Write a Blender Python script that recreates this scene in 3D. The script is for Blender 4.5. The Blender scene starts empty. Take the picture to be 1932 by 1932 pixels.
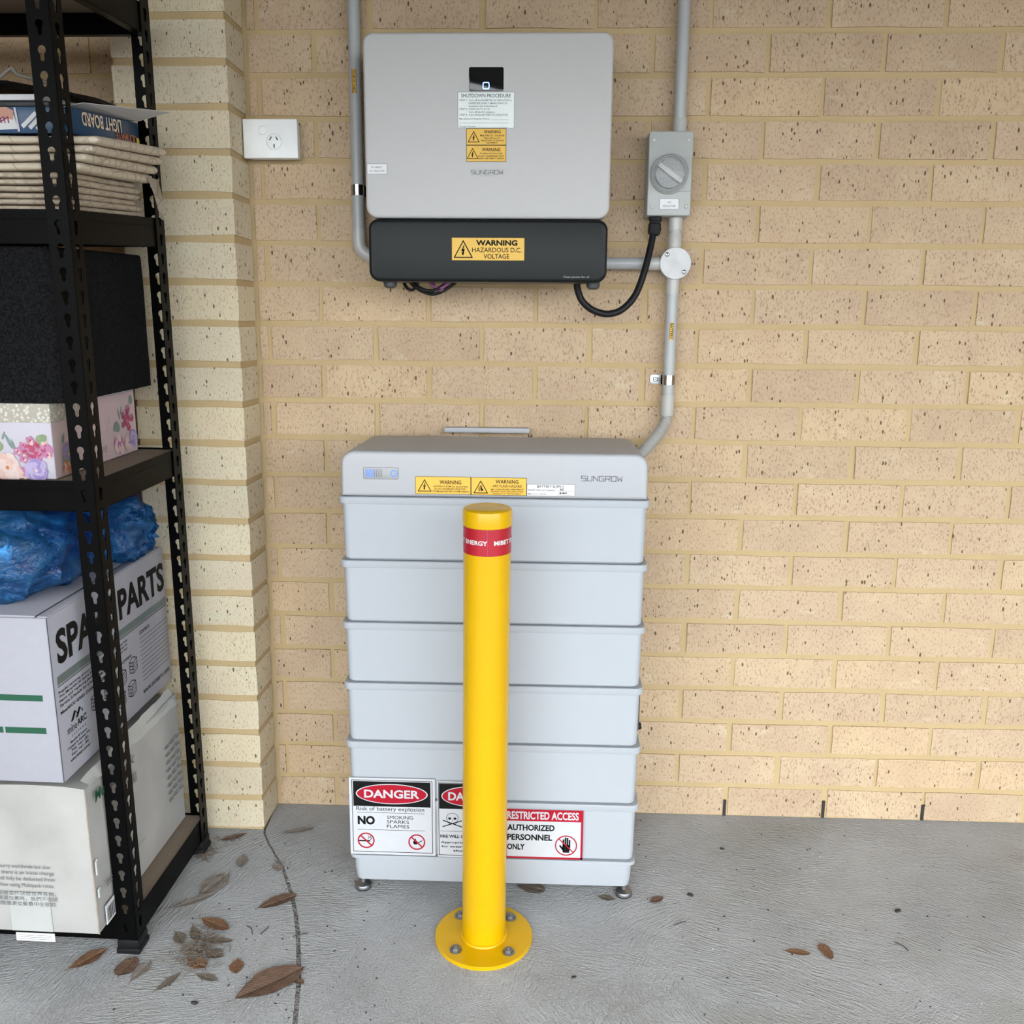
import bpy, bmesh, math, random
from math import sin, cos, pi, radians, sqrt, atan2
from mathutils import Vector, Matrix, noise

random.seed(7)
scene = bpy.context.scene
COL = scene.collection

# ------------------------------------------------------------------ camera
cam_data = bpy.data.cameras.new('camera')
cam_data.sensor_width = 36.0
cam_data.lens = 1750.82 / 1932.0 * 36.0
cam_data.clip_start = 0.05
cam = bpy.data.objects.new('camera', cam_data)
COL.objects.link(cam)
cam.matrix_world = Matrix(((0.999287, -0.014993, 0.034661, 0.14729),
                           (0.036933, 0.196471, -0.979814, -2.13692),
                           (0.007881, 0.980395, 0.196884, 1.19315),
                           (0, 0, 0, 1)))
scene.camera = cam

# ------------------------------------------------------------------ sky, exposure
world = bpy.data.worlds.new('sky')
scene.world = world
world.use_nodes = True
wn = world.node_tree
wn.nodes['Background'].inputs['Color'].default_value = (0.90, 0.96, 1.0, 1)   # bright overcast
wn.nodes['Background'].inputs['Strength'].default_value = 3.0
vs = scene.view_settings
vs.view_transform = 'Standard'
vs.look = 'None'
vs.gamma = 1.0
vs.use_curve_mapping = False
vs.exposure = 1.22
scene.cycles.use_denoising = True
scene.cycles.use_adaptive_sampling = True
scene.cycles.adaptive_threshold = 0.035
scene.cycles.max_bounces = 6
scene.cycles.diffuse_bounces = 3
scene.cycles.glossy_bounces = 3
scene.cycles.caustics_reflective = False
scene.cycles.caustics_refractive = False
scene.cycles.transparent_max_bounces = 12
scene.cycles.sample_clamp_indirect = 8.0

# ------------------------------------------------------------------ materials
MATS = {}


class NT:
    """small helper around a node tree"""

    def __init__(self, name):
        m = bpy.data.materials.new(name)
        m.use_nodes = True
        self.m, self.t = m, m.node_tree
        self.p = self.t.nodes['Principled BSDF']

    def n(self, kind, **kw):
        nd = self.t.nodes.new(kind)
        for k, v in kw.items():
            if k.startswith('i_'):
                nd.inputs[k[2:].replace('_', ' ')].default_value = v
            else:
                setattr(nd, k, v)
        return nd

    def l(self, a, b):
        self.t.links.new(a, b)

    def ramp(self, fac, stops):
        r = self.n('ShaderNodeValToRGB')
        cr = r.color_ramp
        while len(cr.elements) < len(stops):
            cr.elements.new(0.5)
        for e, (pos, c) in zip(cr.elements, stops):
            e.position = pos
            e.color = (c, c, c, 1) if isinstance(c, (int, float)) else (*c, 1)
        self.l(fac, r.inputs['Fac'])
        return r.outputs['Color']

    def mix(self, fac, a, b, blend='MIX'):
        x = self.n('ShaderNodeMix', data_type='RGBA', blend_type=blend)
        for sock, v in ((0, fac), (6, a), (7, b)):
            if hasattr(v, 'node'):
                self.l(v, x.inputs[sock])
            elif sock == 0:
                x.inputs[0].default_value = v
            else:
                x.inputs[sock].default_value = (*v, 1)
        return x.outputs[2]

    def math(self, op, a, b=0.0, c=None):
        x = self.n('ShaderNodeMath', operation=op)
        for i, v in enumerate((a, b, c)):
            if v is None:
                continue
            if hasattr(v, 'node'):
                self.l(v, x.inputs[i])
            else:
                x.inputs[i].default_value = v
        return x.outputs[0]

    def pos(self, scale=(1, 1, 1), obj=False):
        if obj:
            src = self.n('ShaderNodeTexCoord').outputs['Object']
        else:
            src = self.n('ShaderNodeNewGeometry').outputs['Position']
        mp = self.n('ShaderNodeMapping')
        mp.inputs['Scale'].default_value = scale
        self.l(src, mp.inputs['Vector'])
        return mp.outputs['Vector']

    def noise(self, vec, scale, detail=3, rough=0.55):
        x = self.n('ShaderNodeTexNoise', i_Scale=scale, i_Detail=detail, i_Roughness=rough)
        self.l(vec, x.inputs['Vector'])
        return x.outputs['Fac']

    def voro(self, vec, scale):
        x = self.n('ShaderNodeTexVoronoi', i_Scale=scale)
        self.l(vec, x.inputs['Vector'])
        return x.outputs['Distance'], x.outputs['Color']

    def bump(self, height, strength, dist=0.002):
        b = self.n('ShaderNodeBump', i_Strength=strength, i_Distance=dist)
        self.l(height, b.inputs['Height'])
        self.l(b.outputs['Normal'], self.p.inputs['Normal'])

    def base(self, col):
        if hasattr(col, 'node'):
            self.l(col, self.p.inputs['Base Color'])
        else:
            self.p.inputs['Base Color'].default_value = (*col, 1)

    def done(self, rough=0.5, metal=0.0, spec=None):
        self.p.inputs['Roughness'].default_value = rough
        self.p.inputs['Metallic'].default_value = metal
        if spec is not None:
            self.p.inputs['Specular IOR Level'].default_value = spec
        MATS[self.m.name] = self.m
        return self.m


def srgb(r, g, b):
    f = lambda c: (c / 255) / 12.92 if c / 255 <= 0.04045 else ((c / 255 + 0.055) / 1.055) ** 2.4
    return (f(r), f(g), f(b))


def plain(name, col, rough=0.5, metal=0.0, var=0.06, scale=40, bump=0.0, bscale=300, spec=None):
    """flat colour with faint procedural unevenness"""
    t = NT(name)
    v = t.pos(obj=True)
    n1 = t.noise(v, scale)
    lo = tuple(max(0, c * (1 - var)) for c in col)
    hi = tuple(min(1, c * (1 + var)) for c in col)
    t.base(t.mix(n1, lo, hi))
    if bump:
        t.bump(t.noise(v, bscale, 2), bump, 0.001)
    return t.done(rough, metal, spec)


def brick_material(name, cols, pit):
    t = NT(name)
    info = t.n('ShaderNodeObjectInfo')
    w = t.pos()
    c = t.mix(t.ramp(t.noise(w, 9, 3), [(0.36, 0.0), (0.68, 1.0)]), cols[0], cols[1])
    # pale smears of mortar wash
    c = t.mix(t.ramp(t.noise(t.pos((1, 1, 1.7)), 14, 3, 0.65), [(0.60, 0.0), (0.72, 0.65)]), c, cols[2])
    # each brick its own tint
    tint = t.ramp(info.outputs['Random'], [(0.0, (0.92, 0.91, 0.90)), (0.5, (1.0, 1.0, 1.0)), (1.0, (1.05, 1.03, 0.97))])
    c = t.mix(1.0, c, tint, 'MULTIPLY')
    # dense brown flecks, drawn out upright by the wire cut
    fleck = t.noise(t.pos((1.0, 1.0, 0.42)), 330, 2, 0.6)
    c = t.mix(t.ramp(fleck, [(0.54, 0.0), (0.67, 0.70)]), c, pit)
    # dark pits
    d1, c1 = t.voro(t.pos((1.0, 1.0, 0.45)), 165)
    sep = t.n('ShaderNodeSeparateColor')
    t.l(c1, sep.inputs['Color'])
    m1 = t.math('LESS_THAN', d1, t.math('MULTIPLY', t.math('POWER', sep.outputs['Red'], 7.5), 0.39))
    c = t.mix(t.math('MULTIPLY', m1, 0.85), c, (pit[0] * 0.22, pit[1] * 0.20, pit[2] * 0.18))
    t.base(c)
    t.bump(fleck, 0.45, -0.0016)
    return t.done(0.9, 0.0, 0.2)


def build_materials():
    brick_material('brick_tan', ((0.505, 0.37, 0.252), (0.56, 0.422, 0.28), (0.61, 0.51, 0.36)), (0.27, 0.175, 0.11))
    brick_material('brick_cream', ((0.62, 0.525, 0.385), (0.66, 0.58, 0.42), (0.62, 0.58, 0.43)), (0.37, 0.29, 0.19))
    t = NT('mortar')
    w = t.pos()
    c = t.mix(t.noise(w, 14, 4), (0.455, 0.335, 0.18), (0.54, 0.405, 0.225))
    c = t.mix(t.ramp(t.noise(w, 320, 2), [(0.5, 0.0), (0.8, 0.35)]), c, (0.40, 0.28, 0.14))
    t.base(c)
    t.bump(t.noise(w, 220, 3), 0.5, 0.0015)
    t.done(0.95, 0, 0.15)

    # concrete with broom swirls
    t = NT('concrete')
    w = t.pos()
    base = t.mix(t.ramp(t.noise(w, 3.2, 4), [(0.35, 0.0), (0.68, 1.0)]), (0.335, 0.34, 0.345), (0.40, 0.405, 0.41))
    base = t.mix(t.ramp(t.noise(w, 17, 4), [(0.5, 0.0), (0.75, 0.4)]), base, (0.32, 0.315, 0.30))
    base = t.mix(t.ramp(t.noise(t.pos((1, 1.8, 1)), 2.1, 3), [(0.52, 0.0), (0.70, 0.55)]), base, (0.29, 0.285, 0.255))
    sepv = t.n('ShaderNodeSeparateXYZ')
    t.l(t.n('ShaderNodeNewGeometry').outputs['Position'], sepv.inputs[0])
    X, Y = sepv.outputs['X'], sepv.outputs['Y']
    hs = []
    for cx, cy, k in ((0.72, -0.60, 185.0), (-0.35, -1.35, 165.0)):
        dx, dy = t.math('SUBTRACT', X, cx), t.math('SUBTRACT', Y, cy)
        wob = t.math('MULTIPLY', t.noise(w, 5, 2), 0.07)
        r = t.math('ADD', t.math('SQRT', t.math('ADD', t.math('MULTIPLY', dx, dx), t.math('MULTIPLY', t.math('MULTIPLY', dy, dy), 2.2))), wob)
        a = t.math('ARCTAN2', dy, dx)
        cmb = t.n('ShaderNodeCombineXYZ')
        t.l(t.math('MULTIPLY', r, k), cmb.inputs[0])
        t.l(t.math('MULTIPLY', t.math('MULTIPLY', a, t.math('ADD', r, 0.25)), 24.0), cmb.inputs[1])
        hs.append(t.noise(cmb.outputs[0], 1.0, 3, 0.6))
    m1 = t.ramp(t.noise(w, 2.3, 1), [(0.44, 0.0), (0.56, 1.0)])
    h = t.mix(m1, hs[0], hs[1])
    fade = t.ramp(t.noise(w, 4.0, 2), [(0.38, 0.35), (0.6, 1.0)])
    h2 = t.math('MULTIPLY', h, fade)
    fine = t.noise(w, 260, 3)
    t.base(t.mix(t.ramp(fine, [(0.6, 0.0), (0.78, 0.3)]), base, (0.23, 0.225, 0.22)))
    t.bump(t.math('ADD', h2, t.math('MULTIPLY', fine, 0.30)), 1.0, 0.0076)
    t.done(0.85, 0, 0.25)

    t = NT('joint_filler')
    w = t.pos()
    d, _ = t.voro(w, 190)
    t.base(t.mix(t.ramp(d, [(0.25, 0.0), (0.6, 1.0)]), (0.05, 0.046, 0.042), (0.22, 0.21, 0.2)))
    t.bump(d, 0.8, 0.003)
    t.done(0.95)

    plain('soffit_grey', (0.20, 0.19, 0.18), 0.85)
    plain('asphalt', (0.10, 0.10, 0.10), 0.9, 0, 0.2, 30)
    plain('steel_black', (0.0020, 0.0020, 0.0021), 0.36, 0.0, 0.3, 30, 0.25, 500, 0.055)
    plain('rubber_black', (0.007, 0.007, 0.008), 0.5, spec=0.25)
    plain('cable_black', (0.007, 0.007, 0.008), 0.45, spec=0.25)
    plain('chipboard', (0.20, 0.155, 0.115), 0.8, 0, 0.25, 260)
    plain('inverter_silver', (0.465, 0.455, 0.447), 0.5, 0.0, 0.02, 60, 0.04, 900)
    plain('inverter_dark', (0.009, 0.011, 0.011), 0.36, 0.0, 0.15, 9, spec=0.17)
    plain('trim_dark_grey', (0.05, 0.052, 0.056), 0.5)
    plain('battery_white', (0.375, 0.395, 0.425), 0.42, 0.0, 0.02, 30)
    plain('battery_lid', (0.385, 0.39, 0.41), 0.42, 0.0, 0.02, 60, 0.05, 900)
    plain('seam_dark', (0.16, 0.17, 0.19), 0.6)
    plain('screen_black', (0.006, 0.006, 0.007), 0.12)
    plain('display_grey', (0.30, 0.305, 0.31), 0.35)
    plain('bollard_yellow', (0.60, 0.345, 0.001), 0.25, 0, 0.05, 12, spec=0.35)
    plain('band_red', (0.36, 0.006, 0.018), 0.35, 0, 0.12, 25)
    plain('print_white', (0.60, 0.60, 0.60), 0.5)
    plain('label_white', (0.70, 0.70, 0.70), 0.45)
    plain('label_mint', (0.74, 0.79, 0.765), 0.45)
    plain('sign_white', (0.50, 0.505, 0.53), 0.22)
    plain('label_yellow', (0.71, 0.42, 0.045), 0.45)
    plain('print_black', (0.007, 0.007, 0.007), 0.6, spec=0.12)
    plain('sign_black', (0.006, 0.006, 0.006), 0.16, spec=0.3)
    plain('print_grey', (0.13, 0.13, 0.14), 0.5)
    plain('print_pale', (0.36, 0.37, 0.38), 0.5)
    plain('print_red', (0.34, 0.007, 0.02), 0.3, spec=0.3)
    plain('print_green', (0.008, 0.075, 0.038), 0.5)
    plain('print_sage', (0.27, 0.33, 0.31), 0.6, 0, 0.15, 200)
    plain('conduit_grey', (0.40, 0.41, 0.41), 0.35)
    plain('fitting_grey', (0.45, 0.44, 0.415), 0.32)
    plain('knob_grey', (0.20, 0.20, 0.20), 0.3)
    plain('isolator_grey', (0.385, 0.395, 0.38), 0.35)
    plain('chrome', (0.72, 0.72, 0.72), 0.12, 1.0, 0.03)
    plain('zinc', (0.52, 0.53, 0.54), 0.42, 0.8, 0.1)
    plain('zinc_dull', (0.30, 0.30, 0.31), 0.45, 1.0, 0.25, 90)
    plain('brushed_lid', (0.46, 0.455, 0.455), 0.5, 0.35, 0.2, 30)
    plain('socket_white', (0.84, 0.84, 0.82), 0.3)
    plain('slot_dark', (0.02, 0.02, 0.02), 0.6)
    plain('cable_purple', (0.20, 0.06, 0.15), 0.45)
    plain('carton_white', (0.325, 0.32, 0.36), 0.75, 0, 0.05, 70)
    plain('carton_worn', (0.36, 0.352, 0.335), 0.7, 0, 0.30, 8, 0.4, 70)
    plain('carton_edge', (0.30, 0.25, 0.20), 0.9, 0, 0.3, 120)
    plain('tape_clear', (0.42, 0.425, 0.41), 0.18, 0, 0.08, 30)
    plain('paper_white', (0.56, 0.56, 0.57), 0.7)
    plain('paper_blank_print', (0.25, 0.25, 0.27), 0.7)
    plain('toy_blue', (0.007, 0.045, 0.115), 0.35, 0, 0.3, 30)
    plain('toy_cream', (0.72, 0.60, 0.42), 0.4)
    plain('toy_orange', (0.50, 0.13, 0.03), 0.4)
    plain('toy_yellow', (0.62, 0.55, 0.03), 0.4)
    plain('toy_navy', (0.01, 0.02, 0.07), 0.4)
    plain('toy_skin', (0.42, 0.22, 0.16), 0.5)
    plain('toy_plum', (0.23, 0.04, 0.075), 0.5)
    plain('bag_black', (0.008, 0.008, 0.009), 0.5, 0, 0.3, 60, 0.4, 300)
    plain('strap_grey', (0.16, 0.14, 0.12), 0.6)
    plain('parcel_sage', (0.26, 0.28, 0.21), 0.5, 0, 0.4, 18)
    plain('parcel_foil', (0.55, 0.56, 0.54), 0.3, 0.6, 0.4, 60)
    plain('gift_pink', (0.52, 0.40, 0.41), 0.5, 0, 0.05, 20)
    plain('gift_lilac', (0.46, 0.43, 0.49), 0.5, 0, 0.05, 20)
    plain('petal_rose', (0.36, 0.05, 0.11), 0.5, 0, 0.4, 120)
    plain('petal_mauve', (0.42, 0.17, 0.30), 0.5, 0, 0.4, 120)
    plain('petal_violet', (0.27, 0.20, 0.42), 0.5, 0, 0.4, 90)
    plain('petal_blush', (0.60, 0.40, 0.35), 0.5, 0, 0.25, 90)
    plain('petal_pale', (0.60, 0.47, 0.44), 0.5, 0, 0.2, 90)
    plain('petal_lilac', (0.40, 0.33, 0.52), 0.5, 0, 0.25, 90)
    plain('petal_orange', (0.50, 0.16, 0.07), 0.5, 0, 0.3, 120)
    plain('leaf_green', (0.20, 0.26, 0.14), 0.5, 0, 0.4, 90)
    plain('leaf_teal', (0.17, 0.23, 0.21), 0.5, 0, 0.3, 90)
    plain('dust_brown', (0.15, 0.115, 0.085), 0.95, 0, 0.5, 90)
    plain('grit_dark', (0.03, 0.028, 0.026), 0.9, 0, 0.5, 90)
    plain('grit_white', (0.7, 0.7, 0.68), 0.7)
    plain('twig_dark', (0.05, 0.042, 0.036), 0.9)

    t = NT('felt_black')
    w = t.pos(obj=True)
    t.base(t.mix(t.ramp(t.noise(w, 260, 4, 0.7), [(0.4, 0.0), (0.75, 1.0)]), (0.003, 0.003, 0.0035), (0.017, 0.017, 0.019)))
    t.bump(t.noise(w, 300, 3), 0.6, 0.002)
    t.done(0.95, 0, 0.1)

    t = NT('lace_paper')
    w = t.pos(obj=True)
    d, _ = t.voro(w, 150)
    t.base(t.mix(t.ramp(d, [(0.2, 0.0), (0.5, 1.0)]), (0.60, 0.57, 0.50), (0.36, 0.33, 0.28)))
    t.done(0.6)

    for nm, a, b in (('linen_cream', (0.50, 0.42, 0.32), (0.60, 0.52, 0.41)), ('linen_dull', (0.40, 0.33, 0.25), (0.50, 0.42, 0.33))):
        t = NT(nm)
        w = t.pos(obj=True)
        c = t.mix(t.noise(w, 22, 3), a, b)
        x = t.n('ShaderNodeTexVoronoi', feature='DISTANCE_TO_EDGE', i_Scale=26.0)
        t.l(w, x.inputs['Vector'])
        crack = t.ramp(x.outputs['Distance'], [(0.02, 0.5), (0.06, 0.0)])
        c = t.mix(crack, c, (0.27, 0.21, 0.15))
        t.base(c)
        t.bump(t.noise(w, 60, 3), 0.5, 0.004)
        t.done(0.75, 0, 0.3)

    # translucent blue film
    t = NT('film_blue')
    w = t.pos(obj=True)
    fold = t.noise(t.pos((30, 30, 38), obj=True), 1.0, 4, 0.7)
    t.base(t.mix(t.ramp(fold, [(0.35, 0.0), (0.7, 1.0)]), (0.002, 0.03, 0.13), (0.03, 0.16, 0.36)))
    t.bump(fold, 1.0, 0.012)
    out = t.t.nodes['Material Output']
    tr = t.n('ShaderNodeBsdfTransparent')
    tr.inputs['Color'].default_value = (0.30, 0.62, 0.95, 1)
    mx = t.n('ShaderNodeMixShader')
    t.l(t.ramp(t.noise(t.pos((6, 6, 8), obj=True), 1.0, 2), [(0.38, 0.22), (0.66, 0.72)]), mx.inputs[0])
    t.l(tr.outputs[0], mx.inputs[1])
    t.l(t.p.outputs[0], mx.inputs[2])
    t.l(mx.outputs[0], out.inputs['Surface'])
    t.done(0.22, 0, 0.6)

    # clear plastic dome on the isolator
    t = NT('clear_dome')
    out = t.t.nodes['Material Output']
    tr = t.n('ShaderNodeBsdfTransparent')
    mx = t.n('ShaderNodeMixShader')
    fr = t.n('ShaderNodeLayerWeight', i_Blend=0.35)
    t.l(t.ramp(fr.outputs['Fresnel'], [(0.0, 0.12), (1.0, 0.75)]), mx.inputs[0])
    t.base((0.8, 0.82, 0.82))
    t.l(tr.outputs[0], mx.inputs[1])
    t.l(t.p.outputs[0], mx.inputs[2])
    t.l(mx.outputs[0], out.inputs['Surface'])
    t.done(0.08)

    # dry leaves
    for nm, a, b in (('leaf_brown', (0.105, 0.062, 0.042), (0.19, 0.118, 0.082)), ('leaf_rust', (0.14, 0.072, 0.040), (0.235, 0.128, 0.072)),
                     ('leaf_grey', (0.17, 0.145, 0.125), (0.27, 0.235, 0.205)), ('leaf_dull', (0.11, 0.09, 0.07), (0.2, 0.165, 0.13))):
        t = NT(nm)
        w = t.pos(obj=True)
        sx = t.n('ShaderNodeSeparateXYZ')
        t.l(t.n('ShaderNodeTexCoord').outputs['Object'], sx.inputs[0])
        vein = t.math('SINE', t.math('MULTIPLY', t.math('ADD', sx.outputs['X'], t.math('MULTIPLY', t.math('ABSOLUTE', sx.outputs['Y']), 1.1)), 900.0))
        streak = t.math('ADD', t.math('MULTIPLY', t.noise(t.pos((60, 420, 60), obj=True), 1.0, 3), 0.8), t.math('MULTIPLY', vein, 0.10))
        c = t.mix(t.noise(w, 40, 4), a, b)
        t.base(t.mix(t.ramp(streak, [(0.38, 0.0), (0.58, 0.75)]), c, tuple(x * 0.5 for x in a)))
        t.bump(streak, 0.5, 0.002)
        t.done(0.75, 0, 0.25)

    for nm, col, s in (('led_blue', (0.10, 0.22, 1.0), 4.0), ('led_pale_blue', (0.10, 0.32, 0.9), 0.30)):
        t = NT(nm)
        t.base((0.05, 0.1, 0.5))
        t.p.inputs['Emission Color'].default_value = (*col, 1)
        t.p.inputs['Emission Strength'].default_value = s
        t.done(0.4)


build_materials()

# ------------------------------------------------------------------ mesh helpers
ORG = {}      # thing / part name -> origin its coordinates are measured from


def new_obj(name, data):
    o = bpy.data.objects.new(name, data)
    COL.objects.link(o)
    return o


def finish(bm, name, smooth=35):
    bmesh.ops.recalc_face_normals(bm, faces=bm.faces[:])
    me = bpy.data.meshes.new(name)
    bm.to_mesh(me)
    bm.free()
    if smooth:
        for p in me.polygons:
            p.use_smooth = True
        me.set_sharp_from_angle(angle=radians(smooth))
    return me


def obj(name, bm, mat, parent=None, smooth=35):
    me = bm if isinstance(bm, bpy.types.Mesh) else finish(bm, name, smooth)
    mats = mat if isinstance(mat, (list, tuple)) else [mat]
    for m in mats:
        me.materials.append(MATS[m])
    o = new_obj(name, me)
    if parent is not None:
        org = ORG.get(parent.name, Vector((0, 0, 0)))
        me.transform(Matrix.Translation(-org))
        o.parent = parent
        ORG[o.name] = org
    return o


def tag(o, label, cat, group=None):
    o['label'] = label
    o['category'] = cat
    if group:
        o['group'] = group
    return o


def thing(name, label, cat, base, frame=None, group=None):
    """an Empty at the thing's base; its parts are given in the coordinates of FRAME (the world when None)"""
    o = new_obj(name, None)
    o.empty_display_size = 0.05
    b = Vector(base)
    o.matrix_world = (frame or Matrix.Identity(4)) @ Matrix.Translation(b)
    ORG[o.name] = b
    tag(o, label, cat, group)
    return o


def solo(name, bm, mat, label, cat, base, frame=None, group=None, smooth=35):
    """a thing that is one mesh, its coordinates in FRAME, its origin at BASE"""
    o = obj(name, bm, mat, None, smooth)
    b = Vector(base)
    o.data.transform(Matrix.Translation(-b))
    o.matrix_world = (frame or Matrix.Identity(4)) @ Matrix.Translation(b)
    ORG[o.name] = b
    return tag(o, label, cat, group)


def structure(name, bm, mat, smooth=0):
    o = obj(name, bm, mat, None, smooth)
    o['kind'] = 'structure'
    return o


def bx(bm, x0, x1, y0, y1, z0, z1, bevel=0.0, seg=2):
    vs_ = [bm.verts.new((x, y, z)) for x in (x0, x1) for y in (y0, y1) for z in (z0, z1)]
    F = [(0, 1, 3, 2), (4, 6, 7, 5), (0, 4, 5, 1), (2, 3, 7, 6), (0, 2, 6, 4), (1, 5, 7, 3)]
    fs = [bm.faces.new([vs_[i] for i in f]) for f in F]
    if bevel:
        es = list({e for f in fs for e in f.edges})
        bmesh.ops.bevel(bm, geom=es, offset=bevel, segments=seg, profile=0.5, affect='EDGES')
    return bm


def box(x0, x1, y0, y1, z0, z1, bevel=0.0, seg=2):
    return bx(bmesh.new(), x0, x1, y0, y1, z0, z1, bevel, seg)


def rr_pts(w, h, r, n=6):
    """rounded rectangle outline, centred"""
    if not isinstance(r, (tuple, list)):
        r = (r, r, r, r)
    pts = []
    for (sx, sy, a0), rr in zip(((1, 1, 0), (-1, 1, 90), (-1, -1, 180), (1, -1, 270)), r):
        rr = max(rr, 1e-5)
        for k in range(n + 1):
            a = radians(a0 + 90 * k / n)
            pts.append((sx * (w / 2 - rr) + rr * cos(a), sy * (h / 2 - rr) + rr * sin(a)))
    return pts


class Fr:
    """a flat frame: u to the right, v up, n out of the surface"""

    def __init__(self, o, u, v):
        self.o, self.u, self.v = Vector(o), Vector(u).normalized(), Vector(v).normalized()
        self.n = self.u.cross(self.v)

    def p(self, u, v, n=0.0):
        return self.o + self.u * u + self.v * v + self.n * n


def front(x, y, z):
    return Fr((x, y, z), (1, 0, 0), (0, 0, 1))


def side(x, y, z):
    return Fr((x, y, z), (0, 1, 0), (0, 0, 1))


def prism(fr, pts, n0, n1, bevel=0.0, bm=None, seg=2):
    bm = bm or bmesh.new()
    lo = [bm.verts.new(fr.p(u, v, n0)) for u, v in pts]
    hi = [bm.verts.new(fr.p(u, v, n1)) for u, v in pts]
    k = len(pts)
    top = bm.faces.new(hi)
    bm.faces.new(lo[::-1])
    for i in range(k):
        bm.faces.new((lo[i], lo[(i + 1) % k], hi[(i + 1) % k], hi[i]))
    if bevel:
        bmesh.ops.bevel(bm, geom=list(top.edges), offset=bevel, segments=seg, profile=0.5, affect='EDGES')
    return bm


def plate(fr, cu, cv, w, h, r, n0, n1, bevel=0.0, bm=None, seg=2, n=5):
    """rounded-rectangle slab with its front edge rounded over"""
    bm = bm or bmesh.new()
    rr = r if isinstance(r, (tuple, list)) else (r,) * 4
    secs = [(0.0, n0)]
    if bevel:
        for k in range(seg + 1):
            a = pi / 2 * k / seg
            secs.append((bevel * (1 - cos(a)), n1 - bevel + bevel * sin(a)))
    else:
        secs.append((0.0, n1))
    L = []
    for d, nn in secs:
        L.append([bm.verts.new(fr.p(cu + a, cv + b, nn)) for a, b in rr_pts(w - 2 * d, h - 2 * d, [max(q - d, 2e-4) for q in rr], n)])
    for a_, b_ in zip(L, L[1:]):
        k = len(a_)
        for q in range(k):
            bm.faces.new((a_[q], a_[(q + 1) % k], b_[(q + 1) % k], b_[q]))
    bm.faces.new(L[0][::-1])
    bm.faces.new(L[-1])
    return bm


def ring(fr, outer, inner, n0, n1, bm=None):
    """a flat ring between two outlines with the same number of points"""
    bm = bm or bmesh.new()
    k = len(outer)
    A = [[bm.verts.new(fr.p(u, v, n)) for u, v in pts] for pts in (outer, inner) for n in (n0, n1)]
    ol, oh, il, ih = A
    for i in range(k):
        j = (i + 1) % k
        bm.faces.new((oh[i], oh[j], ih[j], ih[i]))
        bm.faces.new((ol[i], il[i], il[j], ol[j]))
        bm.faces.new((ol[i], ol[j], oh[j], oh[i]))
        bm.faces.new((il[i], ih[i], ih[j], il[j]))
    return bm


def circ(r, n=24, cu=0.0, cv=0.0, ry=None):
    return [(cu + r * cos(2 * pi * i / n), cv + (ry or r) * sin(2 * pi * i / n)) for i in range(n)]


def lathe(prof, centre, axis=(0, 0, 1), n=32, bm=None, cap=True):
    """prof: list of (radius, height) along AXIS from CENTRE"""
    bm = bm or bmesh.new()
    q = Vector((0, 0, 1)).rotation_difference(Vector(axis).normalized())
    rows = []
    for r, h in prof:
        if r < 1e-6:
            rows.append([bm.verts.new(Vector(centre) + q @ Vector((0, 0, h)))])
        else:
            rows.append([bm.verts.new(Vector(centre) + q @ Vector((r * cos(2 * pi * i / n), r * sin(2 * pi * i / n), h))) for i in range(n)])
    for a, b in zip(rows, rows[1:]):
        for i in range(n):
            j = (i + 1) % n
            if len(a) == 1 and len(b) == 1:
                continue
            if len(a) == 1:
                bm.faces.new((a[0], b[i], b[j]))
            elif len(b) == 1:
                bm.faces.new((a[i], a[j], b[0]))
            else:
                bm.faces.new((a[i], a[j], b[j], b[i]))
    if cap:
        for rr in (rows[0], rows[-1]):
            if len(rr) > 1:
                bm.faces.new(rr)
    return bm


def catmull(pts, sub=8):
    P = [Vector(p) for p in pts]
    P = [P[0] * 2 - P[1]] + P + [P[-1] * 2 - P[-2]]
    out = []
    for i in range(1, len(P) - 2):
        p0, p1, p2, p3 = P[i - 1:i + 3]
        for k in range(sub):
            t = k / sub
            out.append(0.5 * ((2 * p1) + (p2 - p0) * t + (2 * p0 - 5 * p1 + 4 * p2 - p3) * t * t + (3 * p1 - p0 - 3 * p2 + p3) * t ** 3))
    out.append(P[-2])
    return out


def sweep(path, r, n=12, bm=None):
    """a tube along PATH; r a number or a function of the index"""
    bm = bm or bmesh.new()
    path = [Vector(p) for p in path]
    T = [(path[min(i + 1, len(path) - 1)] - path[max(i - 1, 0)]).normalized() for i in range(len(path))]
    ref = Vector((0, 1, 0)) if abs(T[0].y) < 0.9 else Vector((1, 0, 0))
    u = T[0].cross(ref).normalized()
    rows = []
    for i, (p, t) in enumerate(zip(path, T)):
        u = (u - t * u.dot(t)).normalized()
        v = t.cross(u)
        rad = r(i) if callable(r) else r
        rows.append([bm.verts.new(p + (u * cos(2 * pi * k / n) + v * sin(2 * pi * k / n)) * rad) for k in range(n)])
    for a, b in zip(rows, rows[1:]):
        for k in range(n):
            j = (k + 1) % n
            bm.faces.new((a[k], a[j], b[j], b[k]))
    bm.faces.new(rows[0][::-1])
    bm.faces.new(rows[-1])
    return bm


def tube(a, b, r, n=24, bm=None):
    return sweep([a, b], r, n, bm)


_TXT = {}


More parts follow.
